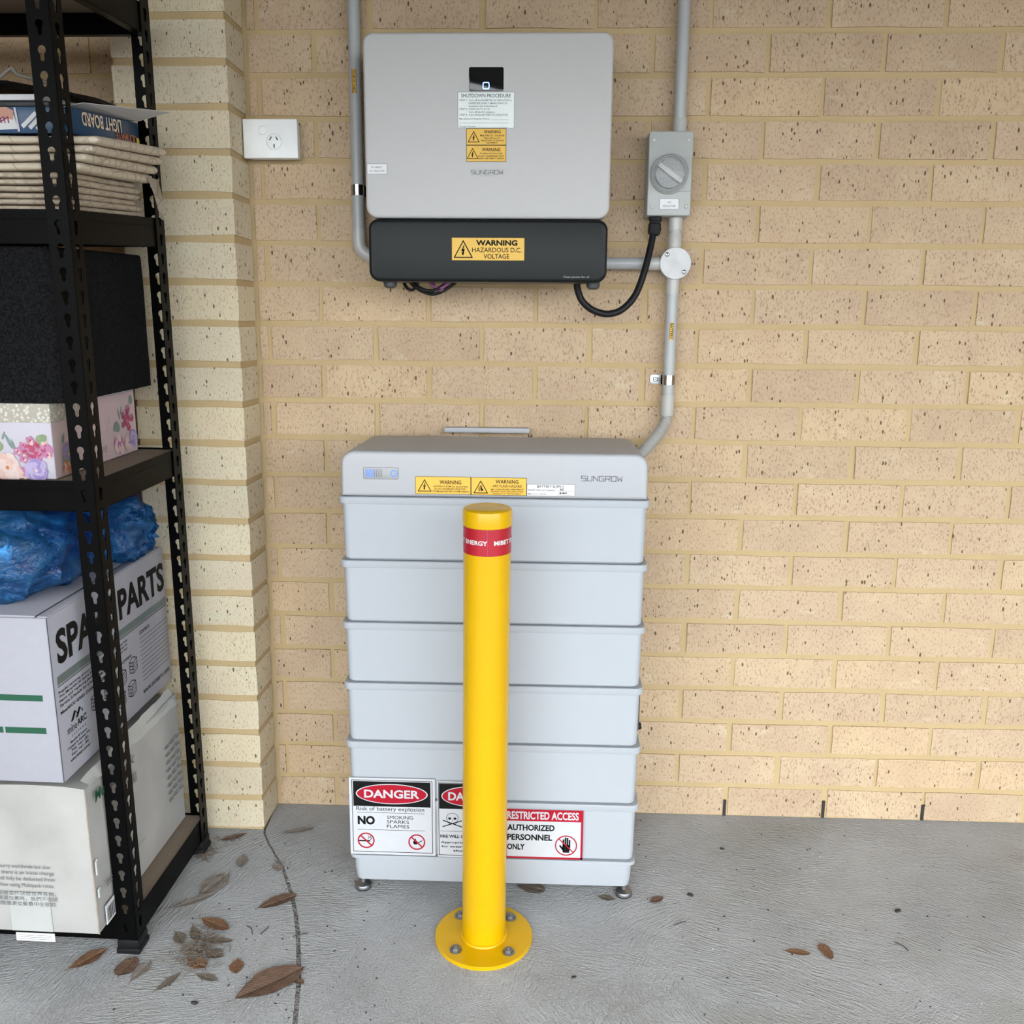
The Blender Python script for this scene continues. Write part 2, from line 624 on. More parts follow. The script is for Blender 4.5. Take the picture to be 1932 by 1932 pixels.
def text_mesh(s, bold=0.0, shear=0.0, spacing=1.0, line=1.0, align='CENTER', res=3):
    key = (s, bold, shear, spacing, line, align)
    if key in _TXT:
        return _TXT[key]
    cu = bpy.data.curves.new('lettering', 'FONT')
    cu.body = s
    cu.align_x = align
    cu.resolution_u = res
    cu.offset = bold
    cu.shear = shear
    cu.space_character = spacing
    cu.space_line = line
    cu.fill_mode = 'FRONT'
    o = bpy.data.objects.new('lettering', cu)
    COL.objects.link(o)
    bpy.context.view_layer.update()
    dg = bpy.context.evaluated_depsgraph_get()
    me = bpy.data.meshes.new_from_object(o.evaluated_get(dg), depsgraph=dg)
    vv = [v.co.copy() for v in me.vertices]
    ff = [tuple(p.vertices) for p in me.polygons]
    bpy.data.objects.remove(o)
    bpy.data.curves.remove(cu)
    bpy.data.meshes.remove(me)
    if vv:
        x0, x1 = min(v.x for v in vv), max(v.x for v in vv)
        y0, y1 = min(v.y for v in vv), max(v.y for v in vv)
        sx, sy = max(x1 - x0, 1e-6), max(y1 - y0, 1e-6)
        vv = [((v.x - x0) / sx, (v.y - y0) / sy) for v in vv]
        r = (vv, ff, sx / sy)
    else:
        r = ([], [], 1.0)
    _TXT[key] = r
    return r


def letters(bm, fr, s, u0, v0, u1, v1, n=0.0006, bold=0.0, shear=0.0, spacing=1.0, warp=None, align='CENTER'):
    """text squeezed into the rectangle (u0, v0)-(u1, v1) of a frame; u1 None keeps the letters' own width"""
    vv, ff, asp = text_mesh(s, bold, shear, spacing, align=align)
    if u1 is None:
        u1 = u0 + (v1 - v0) * asp
    pts = [(u0 + x * (u1 - u0), v0 + y * (v1 - v0)) for x, y in vv]
    if warp:
        vs_ = [bm.verts.new(warp(u, v)) for u, v in pts]
    else:
        vs_ = [bm.verts.new(fr.p(u, v, n)) for u, v in pts]
    for f in ff:
        try:
            bm.faces.new([vs_[i] for i in f])
        except ValueError:
            pass
    return bm


GLYPH = {'S': [[(1, 1), (0, 1), (0, .52), (1, .52), (1, 0), (0, 0)]], 'U': [[(0, 1), (0, 0), (1, 0), (1, 1)]], 'N': [[(0, 0), (0, 1), (1, 0), (1, 1)]],
         'G': [[(1, 1), (0, 1), (0, 0), (1, 0), (1, .5), (.5, .5)]], 'R': [[(0, 0), (0, 1), (1, 1), (1, .45), (.1, .45)], [(.55, .45), (1, 0)]],
         'O': [[(0, 0), (0, 1), (1, 1), (1, 0), (0, 0)]], 'W': [[(0, 1), (.12, 0), (.5, .62), (.88, 0), (1, 1)]]}


def logo(bm, fr, word, u0, v0, u1, v1, n=0.0005, weight=0.15):
    """square-cut capitals drawn as strokes"""
    k = len(word)
    step = (u1 - u0) / (k - 0.26)
    w, h = step * 0.74, v1 - v0
    for i, ch in enumerate(word):
        for line in GLYPH[ch]:
            stroke(bm, fr, [(u0 + i * step + x * w, v0 + y * h) for x, y in line], h * weight, n)


def lines_of(bm, fr, rows, n=0.0006):
    """rows of (text, u0, v0, u1, v1, bold)"""
    for r in rows:
        letters(bm, fr, r[0], r[1], r[2], r[3], r[4], n, r[5] if len(r) > 5 else 0.0)
    return bm


def flat(bm, fr, pts, n=0.0006):
    bm.faces.new([bm.verts.new(fr.p(u, v, n)) for u, v in pts])
    return bm


def rect(bm, fr, u0, v0, u1, v1, n=0.0006):
    return flat(bm, fr, [(u0, v0), (u1, v0), (u1, v1), (u0, v1)], n)


def stroke(bm, fr, pts, w, n=0.0006, closed=False):
    P = [Vector(p) for p in pts]
    k = len(P)
    for i in range(k if closed else k - 1):
        a, b = P[i], P[(i + 1) % k]
        d = (b - a).normalized()
        q = Vector((-d.y, d.x)) * w / 2
        e = d * w * 0.4
        flat(bm, fr, [(a - q - e)[:], (b - q + e)[:], (b + q + e)[:], (a + q - e)[:]], n)
    return bm


def frame_lines(bm, fr, u0, v0, u1, v1, w, n=0.0006):
    rect(bm, fr, u0, v0, u1, v0 + w, n)
    rect(bm, fr, u0, v1 - w, u1, v1, n)
    rect(bm, fr, u0, v0 + w, u0 + w, v1 - w, n)
    rect(bm, fr, u1 - w, v0 + w, u1, v1 - w, n)
    return bm


def fr_flip(bm):
    for f in bm.faces:
        f.normal_flip()
    return bm


def decal(name, bm, mat, parent):
    """flat print: its faces turned outwards already, no smoothing"""
    me = bpy.data.meshes.new(name)
    bm.to_mesh(me)
    bm.free()
    return obj(name, me, mat, parent)


def label_plate(fr, u0, v0, u1, v1, mat, parent, name='label', t=0.0005, r=0.0):
    return obj(name, plate(fr, (u0 + u1) / 2, (v0 + v1) / 2, u1 - u0, v1 - v0, r, -0.0002, t), mat, parent, 0)


# ------------------------------------------------------------------ the setting
SLOPE = 0.03      # the slab falls away from the wall


def floor_z(y):
    return SLOPE * y


BED = [1.8072, 1.7199, 1.6324, 1.5450, 1.4585, 1.3699, 1.2815, 1.1942, 1.1070, 1.0208, 0.9343, 0.8464,
       0.7589, 0.6731, 0.5895, 0.5050, 0.4197, 0.3356, 0.2507, 0.1669, 0.0813]      # mortar bed heights
BED = [1.8072 + 0.0868 * k for k in range(7, 0, -1)] + BED
PIER_X0, PIER_X1, PIER_Y = -0.757, -0.515, -0.118
BRICK_L = 0.2428

# brick mesh, unit sized so that each brick scales it
_bm = bmesh.new()
bx(_bm, -0.5, 0.5, 0.0, 1.0, -0.5, 0.5)
BRICK_MESHES = []
for k in range(6):
    b = bmesh.new()
    n = 4
    # front face as a coarse grid with uneven arrises, sides going back
    g = {}
    for i in range(n + 1):
        for j in range(3):
            x, z = -0.5 + i / n, -0.5 + j / 2
            edge = 0.010 * random.random() if (i in (0, n) or j in (0, 2)) else 0
            gx = x + (random.uniform(0, 0.010) * (1 if i == 0 else -1) if i in (0, n) else 0)
            gz = z + (random.uniform(0, 0.035) * (1 if j == 0 else -1) if j in (0, 2) else 0)
            g[i, j] = b.verts.new((gx, edge * 2, gz))
    for i in range(n):
        for j in range(2):
            b.faces.new((g[i, j], g[i + 1, j], g[i + 1, j + 1], g[i, j + 1]))
    rim = [g[i, 0] for i in range(n)] + [g[n, j] for j in range(2)] + [g[i, 2] for i in range(n, 0, -1)] + [g[0, j] for j in (2, 1)]
    back = [b.verts.new((max(-0.5, min(0.5, v.co.x * 1.012)), 1.0, max(-0.5, min(0.5, v.co.z * 1.03)))) for v in rim]
    for i in range(len(rim)):
        j = (i + 1) % len(rim)
        b.faces.new((rim[j], rim[i], back[i], back[j]))
    me = finish(b, 'brick', 0)
    BRICK_MESHES.append(me)
_bm.free()
BRICK_BY_MAT = {}
for mname in ('brick_tan', 'brick_cream'):
    lst = []
    for me in BRICK_MESHES:
        c = me.copy()
        c.materials.append(MATS[mname])
        lst.append(c)
    BRICK_BY_MAT[mname] = lst


def place_brick(parent, mname, xc, zc, w, h, y=0.0, depth=0.05):
    o = new_obj('brick', random.choice(BRICK_BY_MAT[mname]))
    o.parent = parent
    o.location = (xc, y + random.uniform(-0.0012, 0.0012), zc)
    o.rotation_euler = (random.uniform(-0.006, 0.006), random.uniform(-0.004, 0.004), random.uniform(-0.005, 0.005))
    o.scale = (w, depth, h)
    return o


def stuff_brick(bm, x0, x1, z0, z1, y=0.0):
    bx(bm, x0, x1, y, y + 0.05, z0, z1)


def build_walls():
    wall = structure('wall_back', box(-1.75, 3.6, 0.0035, 0.16, -0.12, 2.45), 'mortar')
    far = bmesh.new()
    rows = [(BED[i + 1] + 0.0052, BED[i] - 0.0052) for i in range(len(BED) - 1)] + [(0.002, BED[-1] - 0.0052)]
    nrow = len(rows)
    for r, (z0, z1) in enumerate(rows):
        course = nrow - r            # 1 = lowest
        half = 0.5 if course % 2 == 1 else 0.0
        # joints at k * BRICK_L (odd courses) or shifted by half a brick
        k = -8
        while True:
            xa = (k + half) * BRICK_L
            xb = xa + BRICK_L
            k += 1
            if xa > 3.55:
                break
            xa += random.uniform(-0.003, 0.003)
            lo, hi = max(xa + 0.005, -1.72), xb - 0.005
            for seg0, seg1 in ((lo, min(hi, PIER_X0 - 0.006)), (max(lo, PIER_X1 + 0.008), hi)):
                if seg1 - seg0 < 0.009 or (seg0 < PIER_X0 and seg1 > PIER_X1):
                    continue
                inview = z1 < 1.92 and (seg0 < 1.40) and (seg0 > -0.55 or (z0 > 1.15 and seg1 > -1.15))
                if inview:
                    place_brick(wall, 'brick_tan', (seg0 + seg1) / 2, (z0 + z1) / 2, seg1 - seg0, z1 - z0)
                else:
                    stuff_brick(far, seg0, seg1, z0, z1)
    o = obj('far_bricks', far, 'brick_tan', wall, 0)
    o['kind'] = 'stuff'
    for k in (2.5, 3.5, 4.5):
        xw = k * BRICK_L
        obj('weep_slot', box(xw - 0.0035, xw + 0.0030, -0.0005, 0.03, 0.001, 0.040 + 0.004 * (k % 2)), 'slot_dark', wall, 0)
    pier = structure('wall_pier', box(PIER_X0 + 0.004, PIER_X1 - 0.004, PIER_Y + 0.004, 0.05, -0.12, 2.45), 'mortar')
    for r, (z0, z1) in enumerate(rows):
        # a brick the full width of the pier; its end is the pier's flank
        o = place_brick(pier, 'brick_cream', (PIER_X0 + PIER_X1) / 2, (z0 + z1) / 2 - 0.0015, PIER_X1 - PIER_X0, z1 - z0 - 0.002, PIER_Y, 0.112)
    # the rest of the carport, behind the camera and to the sides
    structure('wall_left', box(-1.95, -1.75, -2.55, 0.0, -0.2, 2.45), 'brick_tan')
    structure('ceiling', box(-1.95, 3.8, -2.55, 0.16, 2.45, 2.6), 'soffit_grey')
    structure('wall_right', box(3.6, 3.8, -2.55, 0.16, -0.2, 2.45), 'brick_tan')
    structure('added_shade_beam', box(-1.95, 3.8, -2.65, -2.55, 2.02, 2.6), 'soffit_grey')     # unseen beam added over the open front, cuts sky light on the upper wall
    structure('ground', box(-14, 14, -24, -2.9, -0.30, -0.088), 'asphalt')           # drive beyond the slab


JOINT = [(-0.515, -0.112), (-0.511, -0.131), (-0.487, -0.175), (-0.460, -0.216), (-0.426, -0.271), (-0.381, -0.364), (-0.357, -0.425),
         (-0.338, -0.481), (-0.316, -0.557), (-0.298, -0.627), (-0.280, -0.720), (-0.262, -0.86), (-0.25, -1.1), (-0.25, -1.6), (-0.24, -2.2), (-0.24, -2.9)]


def build_floor():
    bm = bmesh.new()
    w = [0.0025, 0.0025, 0.003, 0.0035, 0.004] + [0.0045] * 11
    left = [(x - a, y) for (x, y), a in zip(JOINT, w)]
    right = [(x + a, y) for (x, y), a in zip(JOINT, w)]

    def slab(poly):
        top = [bm.verts.new((x, y, floor_z(y))) for x, y in poly]
        bot = [bm.verts.new((x, y, floor_z(y) - 0.1)) for x, y in poly]
        bm.faces.new(top)
        bm.faces.new(bot[::-1])
        for i in range(len(poly)):
            j = (i + 1) % len(poly)
            bm.faces.new((top[j], top[i], bot[i], bot[j]))

    slab([(-1.9, 0.02)] + [(-1.9, -2.9)] + left[::-1] + [(-0.53, -0.05), (-0.53, 0.02)])
    slab([(-0.52, 0.02), (-0.513, -0.10)] + right + [(3.75, -2.9), (3.75, 0.02)])
    bmesh.ops.triangulate(bm, faces=[f for f in bm.faces if len(f.verts) > 4])
    fl = structure('floor', bm, 'concrete')
    bm = bmesh.new()
    prev = None
    for i in range(len(JOINT) - 1):
        (xa, ya), (xb, yb) = JOINT[i], JOINT[i + 1]
        steps = max(1, int(abs(yb - ya) / 0.01)) if ya > -1.2 else 1
        for k in range(steps):
            t = k / steps
            x, y = xa + (xb - xa) * t, ya + (yb - ya) * t
            ww = (w[i] + (w[i + 1] - w[i]) * t) + 0.001
            z = floor_z(y) - 0.0015 + random.uniform(-0.0012, 0.0008)
            jit = random.uniform(-0.0008, 0.0008)
            row = [bm.verts.new((x - ww, y, z - 0.0006)), bm.verts.new((x + jit, y, z + 0.0006)), bm.verts.new((x + ww, y, z - 0.0006))]
            if prev:
                for q in range(2):
                    bm.faces.new((prev[q], row[q], row[q + 1], prev[q + 1]))
            prev = row
    f = obj('joint_filler', bm, 'joint_filler', fl)
    return fl


build_walls()
FLOOR = build_floor()

# ------------------------------------------------------------------ shelving unit
# its own frame: x to the right end (0 = right face), y from front to back, z up; it stands square on the sloping slab
SH = Matrix(((0.999835, 0.017991, 0.00246, -0.632),
             (-0.017909, 0.999388, -0.030045, -0.556),
             (-0.002999, 0.029996, 0.999546, -0.0160),
             (0, 0, 0, 1)))
SD, SW, SHGT = 0.370, 0.90, 1.86
TILT = {1.393: 0.038, 1.782: 0.026}      # the upper shelves sit a little high at the back


def level_frame(top):
    c = Vector((0, SD / 2, top))
    return Matrix.Translation(c) @ Matrix.Rotation(TILT.get(top, 0.0), 4, 'X') @ Matrix.Translation(-c)


SH3 = SH @ level_frame(1.393)
SHT = SH3 @ Matrix.Translation((0, 0.046, 1.5135)) @ Matrix.Rotation(0.038, 4, 'X') @ Matrix.Translation((0, -0.046, -1.5135))
FLG, PITCH = 0.038, 0.0372


def keyhole(cu, cv):
    """outline of a keyhole slot: round above, narrow below; 16 points anticlockwise"""
    R, r = 0.0068, 0.0036
    pts = []
    for k in range(11):
        a = radians(-52 + 284 * k / 10)
        pts.append((cu + R * cos(a), cv + 0.004 + R * sin(a)))
    pts += [(cu - r, cv - 0.004)]
    for k in range(4):
        a = radians(180 + 60 * k)
        pts.append((cu + r * cos(a), cv - 0.0095 + r * sin(a)))
    pts += [(cu + r, cv - 0.004)]
    return pts


def flange(bm, fr, w, h, t, hole_u):
    """a slotted strip: u across, v up, thickness t inwards"""
    n = int(h / PITCH)
    for i in range(n):
        v0 = i * PITCH
        inner = keyhole(hole_u, v0 + PITCH / 2)
        k = len(inner)
        # outer outline with the same number of points, projected from the hole's centre
        outer = []
        for (u, v) in inner:
            du, dv = u - hole_u, v - (v0 + PITCH / 2)
            s = 1e9
            if du > 1e-9: s = min(s, (w - hole_u) / du)
            if du < -1e-9: s = min(s, -hole_u / du)
            if dv > 1e-9: s = min(s, PITCH / 2 / dv)
            if dv < -1e-9: s = min(s, -PITCH / 2 / dv)
            outer.append((hole_u + du * s, v0 + PITCH / 2 + dv * s))
        # make sure the cell's corners are covered: snap the nearest outline point to each corner
        for c in ((0, v0), (w, v0), (0, v0 + PITCH), (w, v0 + PITCH)):
            j = min(range(k), key=lambda q: (outer[q][0] - c[0]) ** 2 + (outer[q][1] - c[1]) ** 2)
            outer[j] = c
        f = bmesh.new()
        rows = []
        for nn in (0.0, -t):
            rows.append(([bm.verts.new(fr.p(u, v, nn)) for u, v in outer], [bm.verts.new(fr.p(u, v, nn)) for u, v in inner]))
        f.free()
        (oa, ia), (ob, ib) = rows
        for q in range(k):
            j = (q + 1) % k
            bm.faces.new((oa[q], oa[j], ia[j], ia[q]))
            bm.faces.new((ob[q], ib[q], ib[j], ob[j]))
            bm.faces.new((ia[q], ia[j], ib[j], ib[q]))
    # long edges
    for u in (0, w):
        a = [fr.p(u, 0, 0), fr.p(u, n * PITCH, 0), fr.p(u, n * PITCH, -t), fr.p(u, 0, -t)]
        bm.faces.new([bm.verts.new(p) for p in a])
    a = [fr.p(0, n * PITCH, 0), fr.p(w, n * PITCH, 0), fr.p(w, n * PITCH, -t), fr.p(0, n * PITCH, -t)]
    bm.faces.new([bm.verts.new(p) for p in a])


def post_mesh(sx, sy):
    """corner post at the origin: flanges run towards -sx in x and towards -sy in y"""
    bm = bmesh.new()
    t = 0.0016
    # flange across the front or back
    if sy < 0:
        fr = Fr((0 if sx < 0 else -FLG, 0, 0.004), (1, 0, 0), (0, 0, 1))          # faces -y
        flange(bm, fr, FLG, SHGT, t, FLG * 0.5)
    else:
        fr = Fr((FLG if sx < 0 else 0, 0, 0.004), (-1, 0, 0), (0, 0, 1))          # faces +y
        flange(bm, fr, FLG, SHGT, t, FLG * 0.5)
    if sx > 0:
        fr = Fr((0, 0 if sy < 0 else -FLG, 0.004), (0, 1, 0), (0, 0, 1))          # faces +x
    else:
        fr = Fr((0, FLG if sy < 0 else 0, 0.004), (0, -1, 0), (0, 0, 1))          # faces -x
    flange(bm, fr, FLG, SHGT, t, FLG * 0.5)
    return bm


def build_shelving():
    t = thing('shelving_unit', 'tall black slotted steel shelving unit standing beside the brick pier', 'shelf', (0, 0, 0), SH)
    for sx, x in ((1, 0.0), (-1, -SW)):
        for sy, y in ((-1, 0.0), (1, SD)):
            me = post_mesh(sx, sy)
            bmesh.ops.translate(me, verts=me.verts, vec=(x, y, 0))
            p = obj('post', me, 'steel_black', t, 0)
            fx = x - sx * FLG / 2
            fy = y - sy * FLG / 2
            b = bmesh.new()
            bx(b, fx - FLG / 2 - 0.004, fx + FLG / 2 + 0.004, fy - FLG / 2 - 0.004, fy + FLG / 2 + 0.004, 0.0, 0.012, 0.002)
            bx(b, fx - FLG / 2 - 0.002, fx + FLG / 2 + 0.002, fy - FLG / 2 - 0.002, fy + FLG / 2 + 0.002, 0.010, 0.030, 0.002)
            obj('rubber_foot', b, 'rubber_black', p)
    for top in (0.080, 0.937, 1.393, 1.782):
        z1, z0 = top - 0.012, top - 0.052
        if top > 1.7:
            z0 = top - 0.050

        def beam(x0, x1, y0, y1, nx, ny):
            """a beam with a stepped section: upright web, ledge under the board and a return lip"""
            b = bmesh.new()
            tt = 0.0016
            if ny:
                bx(b, x0, x1, y0, y0 + tt * ny if ny > 0 else y0, z0, z1 + 0.012) if False else None
                ya, yb = (y0, y0 + tt) if ny > 0 else (y0 - tt, y0)
                bx(b, x0, x1, ya, yb, z0, top + 0.003)
                ya, yb = (y0, y0 + 0.018) if ny > 0 else (y0 - 0.018, y0)
                bx(b, x0, x1, ya, yb, z1 - 0.0016, z1)
                bx(b, x0, x1, ya, yb, z0, z0 + 0.0016)
                ym = y0 + 0.018 * ny
                bx(b, x0, x1, min(ym, ym - tt * ny), max(ym, ym - tt * ny), z0, z0 + 0.022)
            else:
                xa, xb = (x0, x0 + tt) if nx > 0 else (x0 - tt, x0)
                bx(b, xa, xb, y0, y1, z0, top + 0.003)
                xa, xb = (x0, x0 + 0.018) if nx > 0 else (x0 - 0.018, x0)
                bx(b, xa, xb, y0, y1, z1 - 0.0016, z1)
                bx(b, xa, xb, y0, y1, z0, z0 + 0.0016)
                xm = x0 + 0.018 * nx
                bx(b, min(xm, xm - tt * nx), max(xm, xm - tt * nx), y0, y1, z0, z0 + 0.022)
            bmesh.ops.transform(b, matrix=level_frame(top), verts=b.verts)
            return obj('beam', b, 'steel_black', t, 0)

        beam(-SW + 0.003, -0.003, 0.003, None, 0, 1)
        beam(-SW + 0.003, -0.003, SD - 0.003, None, 0, -1)
        beam(-0.003, None, 0.003, SD - 0.003, -1, 0)
        beam(-SW + 0.003, None, 0.003, SD - 0.003, 1, 0)
        b = box(-SW + 0.006, -0.006, 0.006, SD - 0.006, z1, top - 0.0005)
        bmesh.ops.transform(b, matrix=level_frame(top), verts=b.verts)
        obj('shelf_board', b, 'chipboard', t, 0)
    return t


build_shelving()


def crumple(bm, amp, freq, seed=0.0, cuts=0):
    if cuts:
        bmesh.ops.subdivide_edges(bm, edges=bm.edges[:], cuts=cuts, use_grid_fill=True)
    for v in bm.verts:
        q = v.co * freq + Vector((seed, seed * 1.7, -seed))
        v.co += Vector((noise.noise(q), noise.noise(q + Vector((9, 0, 0))), noise.noise(q + Vector((0, 9, 0))))) * amp
    return bm


def cube_icon(bm, fr, u, v, s):
    w = s * 0.05
    a, b, c, d = (u - s / 2, v - s * .35), (u, v - s * .55), (u + s / 2, v - s * .35), (u + s / 2, v + s * .3)
    e, f, g = (u, v + s * .12), (u - s / 2, v + s * .3), (u, v + s * .5)
    for p, q in ((a, b), (b, c), (c, d), (d, e), (e, f), (f, a), (e, b), (f, g), (g, d)):
        stroke(bm, fr, [p, q], w)
    for k in range(1, 3):
        t_ = k / 3
        stroke(bm, fr, [(a[0] + (f[0] - a[0]) * t_, a[1] + (f[1] - a[1]) * t_), (b[0] + (e[0] - b[0]) * t_, b[1] + (e[1] - b[1]) * t_)], w * .7)
        stroke(bm, fr, [(b[0] + (e[0] - b[0]) * t_, b[1] + (e[1] - b[1]) * t_), (c[0] + (d[0] - c[0]) * t_, c[1] + (d[1] - c[1]) * t_)], w * .7)
        stroke(bm, fr, [(a[0] + (b[0] - a[0]) * t_, a[1] + (b[1] - a[1]) * t_), (f[0] + (e[0] - f[0]) * t_, f[1] + (e[1] - f[1]) * t_)], w * .7)


def build_cartons():
    # ---- worn carton on the lowest shelf
    x0, x1, y0, y1, z0, z1 = -0.50, -0.045, -0.052, 0.355, 0.0815, 0.392
    t = thing('cardboard_box', 'scuffed white postal carton on the lowest shelf', 'box', ((x0 + x1) / 2, (y0 + y1) / 2, z0), SH)
    bm = box(x0, x1, y0, y1, z0, z1)
    bmesh.ops.subdivide_edges(bm, edges=bm.edges[:], cuts=11, use_grid_fill=True)
    for v in bm.verts:
        c = v.co
        u = (c.x - x0) / (x1 - x0)
        s = (c.y - y0) / (y1 - y0)
        h = (c.z - z0) / (z1 - z0)
        lift = h
        q = c * 13
        c.x += 0.006 * sin(pi * h) * (1 if u > 0.99 else 0) * sin(pi * s) + noise.noise(q) * 0.0035 * lift
        c.y += noise.noise(q + Vector((5, 2, 0))) * 0.0025 * lift * (0 if s < 0.01 else 1)
        if h > 0.97:
            c.z += noise.noise(c * 9 + Vector((3, 0, 0))) * 0.010 - 0.012 * sin(pi * u) * sin(pi * s) - 0.006
    body = obj('body', bm, 'carton_worn', t, 40)
    # torn brown edge along the front corner
    e = sweep([(x1 + 0.0005 + 0.0012 * noise.noise(Vector((k * 1.7, 0, 0))), y0 - 0.0005, z0 + (z1 - z0) * k / 24) for k in range(0, 24)],
              lambda i: 0.0014 + 0.0008 * noise.noise(Vector((i * 0.9, 3, 0))), 6)
    obj('torn_edge', e, 'carton_edge', t)
    for zz, hh in ((0.205, 0.030), (0.158, 0.018)):
        b = bmesh.new()
        pts = [(0.002, 0), (0.010, 0.002), (0.012, hh * .5), (0.008, hh), (0.002, hh * .9)]
        prism(side(x1, y0, zz), pts, 0.004, 0.0075, 0, b)
        obj('torn_flap', b, 'tape_clear', t, 0)
    # crumpled tape and loose flap along the top
    b = bmesh.new()
    for k in range(19):
        s = k / 18
        row = []
        for j in range(4):
            w_ = j / 3
            row.append(b.verts.new((x1 - 0.012 + 0.018 * w_ + 0.005 * noise.noise(Vector((k * .8, j, 1))),
                                    y0 + 0.01 + (y1 - y0 - 0.02) * s,
                                    z1 + 0.001 + 0.006 * noise.noise(Vector((k * .7, j * .8, 5))) - 0.024 * w_ * (0.4 + s) + 0.010 * s)))
        if k:
            for j in range(3):
                b.faces.new((prev[j], row[j], row[j + 1], prev[j + 1]))
        prev = row
    obj('crumpled_tape', b, 'tape_clear', t, 60)
    F = front(0, y0 - 0.0012, 0)
    S = side(x1 + 0.0068, 0, 0)
    # tape and sticker on the front
    tp = label_plate(F, -0.212, 0.0825, -0.133, 0.165, 'tape_clear', t, 'packing_tape', 0.0008)
    st = obj('paper_sticker', plate(F, -0.1685, 0.070, 0.075, 0.017, 0, -0.0002, 0.0012), 'label_white', t, 0)
    b = bmesh.new()
    for k in range(3):
        rect(b, F, -0.203, 0.0655 + 0.004 * k, -0.136, 0.0663 + 0.004 * k, 0.0016)
    decal('print', b, 'print_grey', st)
    b = bmesh.new()
    ln = [('Send documents in a hurry worldwide but also', 0.2215), ('goods. For this box there is an initial charge', 0.2085),
          ('for the box that will fully be deducted from', 0.1955), ('the postage when using Multipack rates.', 0.1820)]
    ends = (-0.125, -0.119, -0.119, -0.121)
    for (s, z), e_ in zip(ln, ends):
        letters(b, F, s, e_ - 0.00415 * len(s) * 0.98, z - 0.0075, e_, z + 0.0028, 0.0014)
    decal('english_lettering', b, 'print_grey', t)
    b = bmesh.new()
    for s, z, e_ in (('本服務保證把急件送抵世界各地，', 0.1665, -0.119), ('此外，速遞包裹時，我們不但提', 0.1555, -0.117), ('供盒子的售價更從郵費中全部扣', 0.1445, -0.123)):
        letters(b, F, s, e_ - 0.0105 * len(s), z - 0.0075, e_, z + 0.0018, 0.0014)
    decal('chinese_lettering', b, 'print_grey', t)
    b = bmesh.new()
    letters(b, S, 'Mu', -0.036, 0.345, 0.002, 0.368, 0.0022, 0.02, 0.2)
    decal('green_lettering', b, 'print_green', t)
    b = bmesh.new()
    letters(b, S, 'ltipack', 0.012, 0.336, 0.126, 0.366, 0.0022, 0.02, 0.2)
    decal('large_lettering', b, 'print_grey', t)
    b = bmesh.new()
    letters(b, S, '寄箱', 0.085, 0.300, 0.128, 0.324, 0.0022)
    decal('chinese_lettering', b, 'print_grey', t)
    b = bmesh.new()
    for k in range(8):
        z = 0.295 - 0.018 * k
        for q in range(3):
            rect(b, S, 0.265 + 0.026 * q, z, 0.285 + 0.026 * q, z + 0.004, 0.0016)
    decal('address_lines', b, 'print_grey', t)
    b = bmesh.new()
    stroke(b, S, [(0.02, 0.16), (0.14, 0.163)], 0.0012, 0.0016)
    for k in range(2):
        rect(b, S, -0.024, 0.170 - 0.007 * k, 0.012, 0.173 - 0.007 * k, 0.0016)
    decal('small_print', b, 'print_grey', t)
    bl = label_plate(S, -0.034, 0.088, 0.016, 0.128, 'label_white', t, 'barcode_label', 0.0008)
    b = bmesh.new()
    u = -0.030
    random.seed(3)
    while u < 0.008:
        w_ = random.choice((0.001, 0.0018, 0.0026))
        rect(b, S, u, 0.093, u + w_, 0.121, 0.0012)
        u += w_ + random.choice((0.0012, 0.002))
    decal('barcode', b, 'print_black', bl)

    # ---- spare parts carton
    x0, x1, y0, y1, z0, z1 = -0.48, -0.072, -0.066, 0.405, 0.400, 0.712
    t = thing('cardboard_box', 'clean white carton marked SPARE PARTS in big black capitals', 'box', ((x0 + x1) / 2, (y0 + y1) / 2, z0), SH)
    bm = box(x0, x1, y0, y1, z0, z1, 0.0035, 2)
    obj('body', bm, 'carton_white', t)
    b = bmesh.new()                                   # closed top flaps with a slot between them
    bx(b, x0 + 0.004, (x0 + x1) / 2 - 0.001, y0 + 0.004, y1 - 0.004, z1 - 0.001, z1 + 0.003, 0.001)
    bx(b, (x0 + x1) / 2 + 0.001, x1 - 0.022, y0 + 0.004, y1 - 0.004, z1 - 0.001, z1 + 0.003, 0.001)
    bx(b, x1 - 0.020, x1 - 0.002, y0 + 0.004, y1 - 0.004, z1 - 0.001, z1 + 0.002, 0.001)
    obj('top_flap', b, 'carton_white', t)
    b = sweep([(x1 - 0.021, y0 + 0.002, z1 + 0.0015), (x1 - 0.021, y1, z1 + 0.0015)], 0.0016, 6)
    sweep([(x1 - 0.0005, y0 - 0.0003, z0 + 0.002), (x1 - 0.0005, y0 - 0.0003, z1)], 0.0009, 6, b)
    obj('dark_fold', b, 'trim_dark_grey', t)
    F = front(0, y0, 0)
    S = side(x1, 0, 0)
    b = bmesh.new()
    for q in ((-0.36, 0.558, -0.0945, 0.5695), (-0.169, 0.496, -0.0945, 0.5075), (-0.36, 0.496, -0.173, 0.5075)):
        b = bmesh.new()
        rect(b, F, *q)
        decal('green_stripe', b, 'print_green', t)
    b = bmesh.new()
    letters(b, S, 'SPARE PARTS', -0.047, 0.617, 0.398, 0.681, 0.0007, 0.035)
    decal('big_lettering', b, 'print_black', t)
    b = bmesh.new()
    for k in range(2):
        rect(b, S, -0.055, 0.583, 0.400, 0.599)
    decal('ruler_stripe', b, 'print_sage', t)
    b = bmesh.new()
    rect(b, S, -0.055, 0.5795, 0.400, 0.5808)
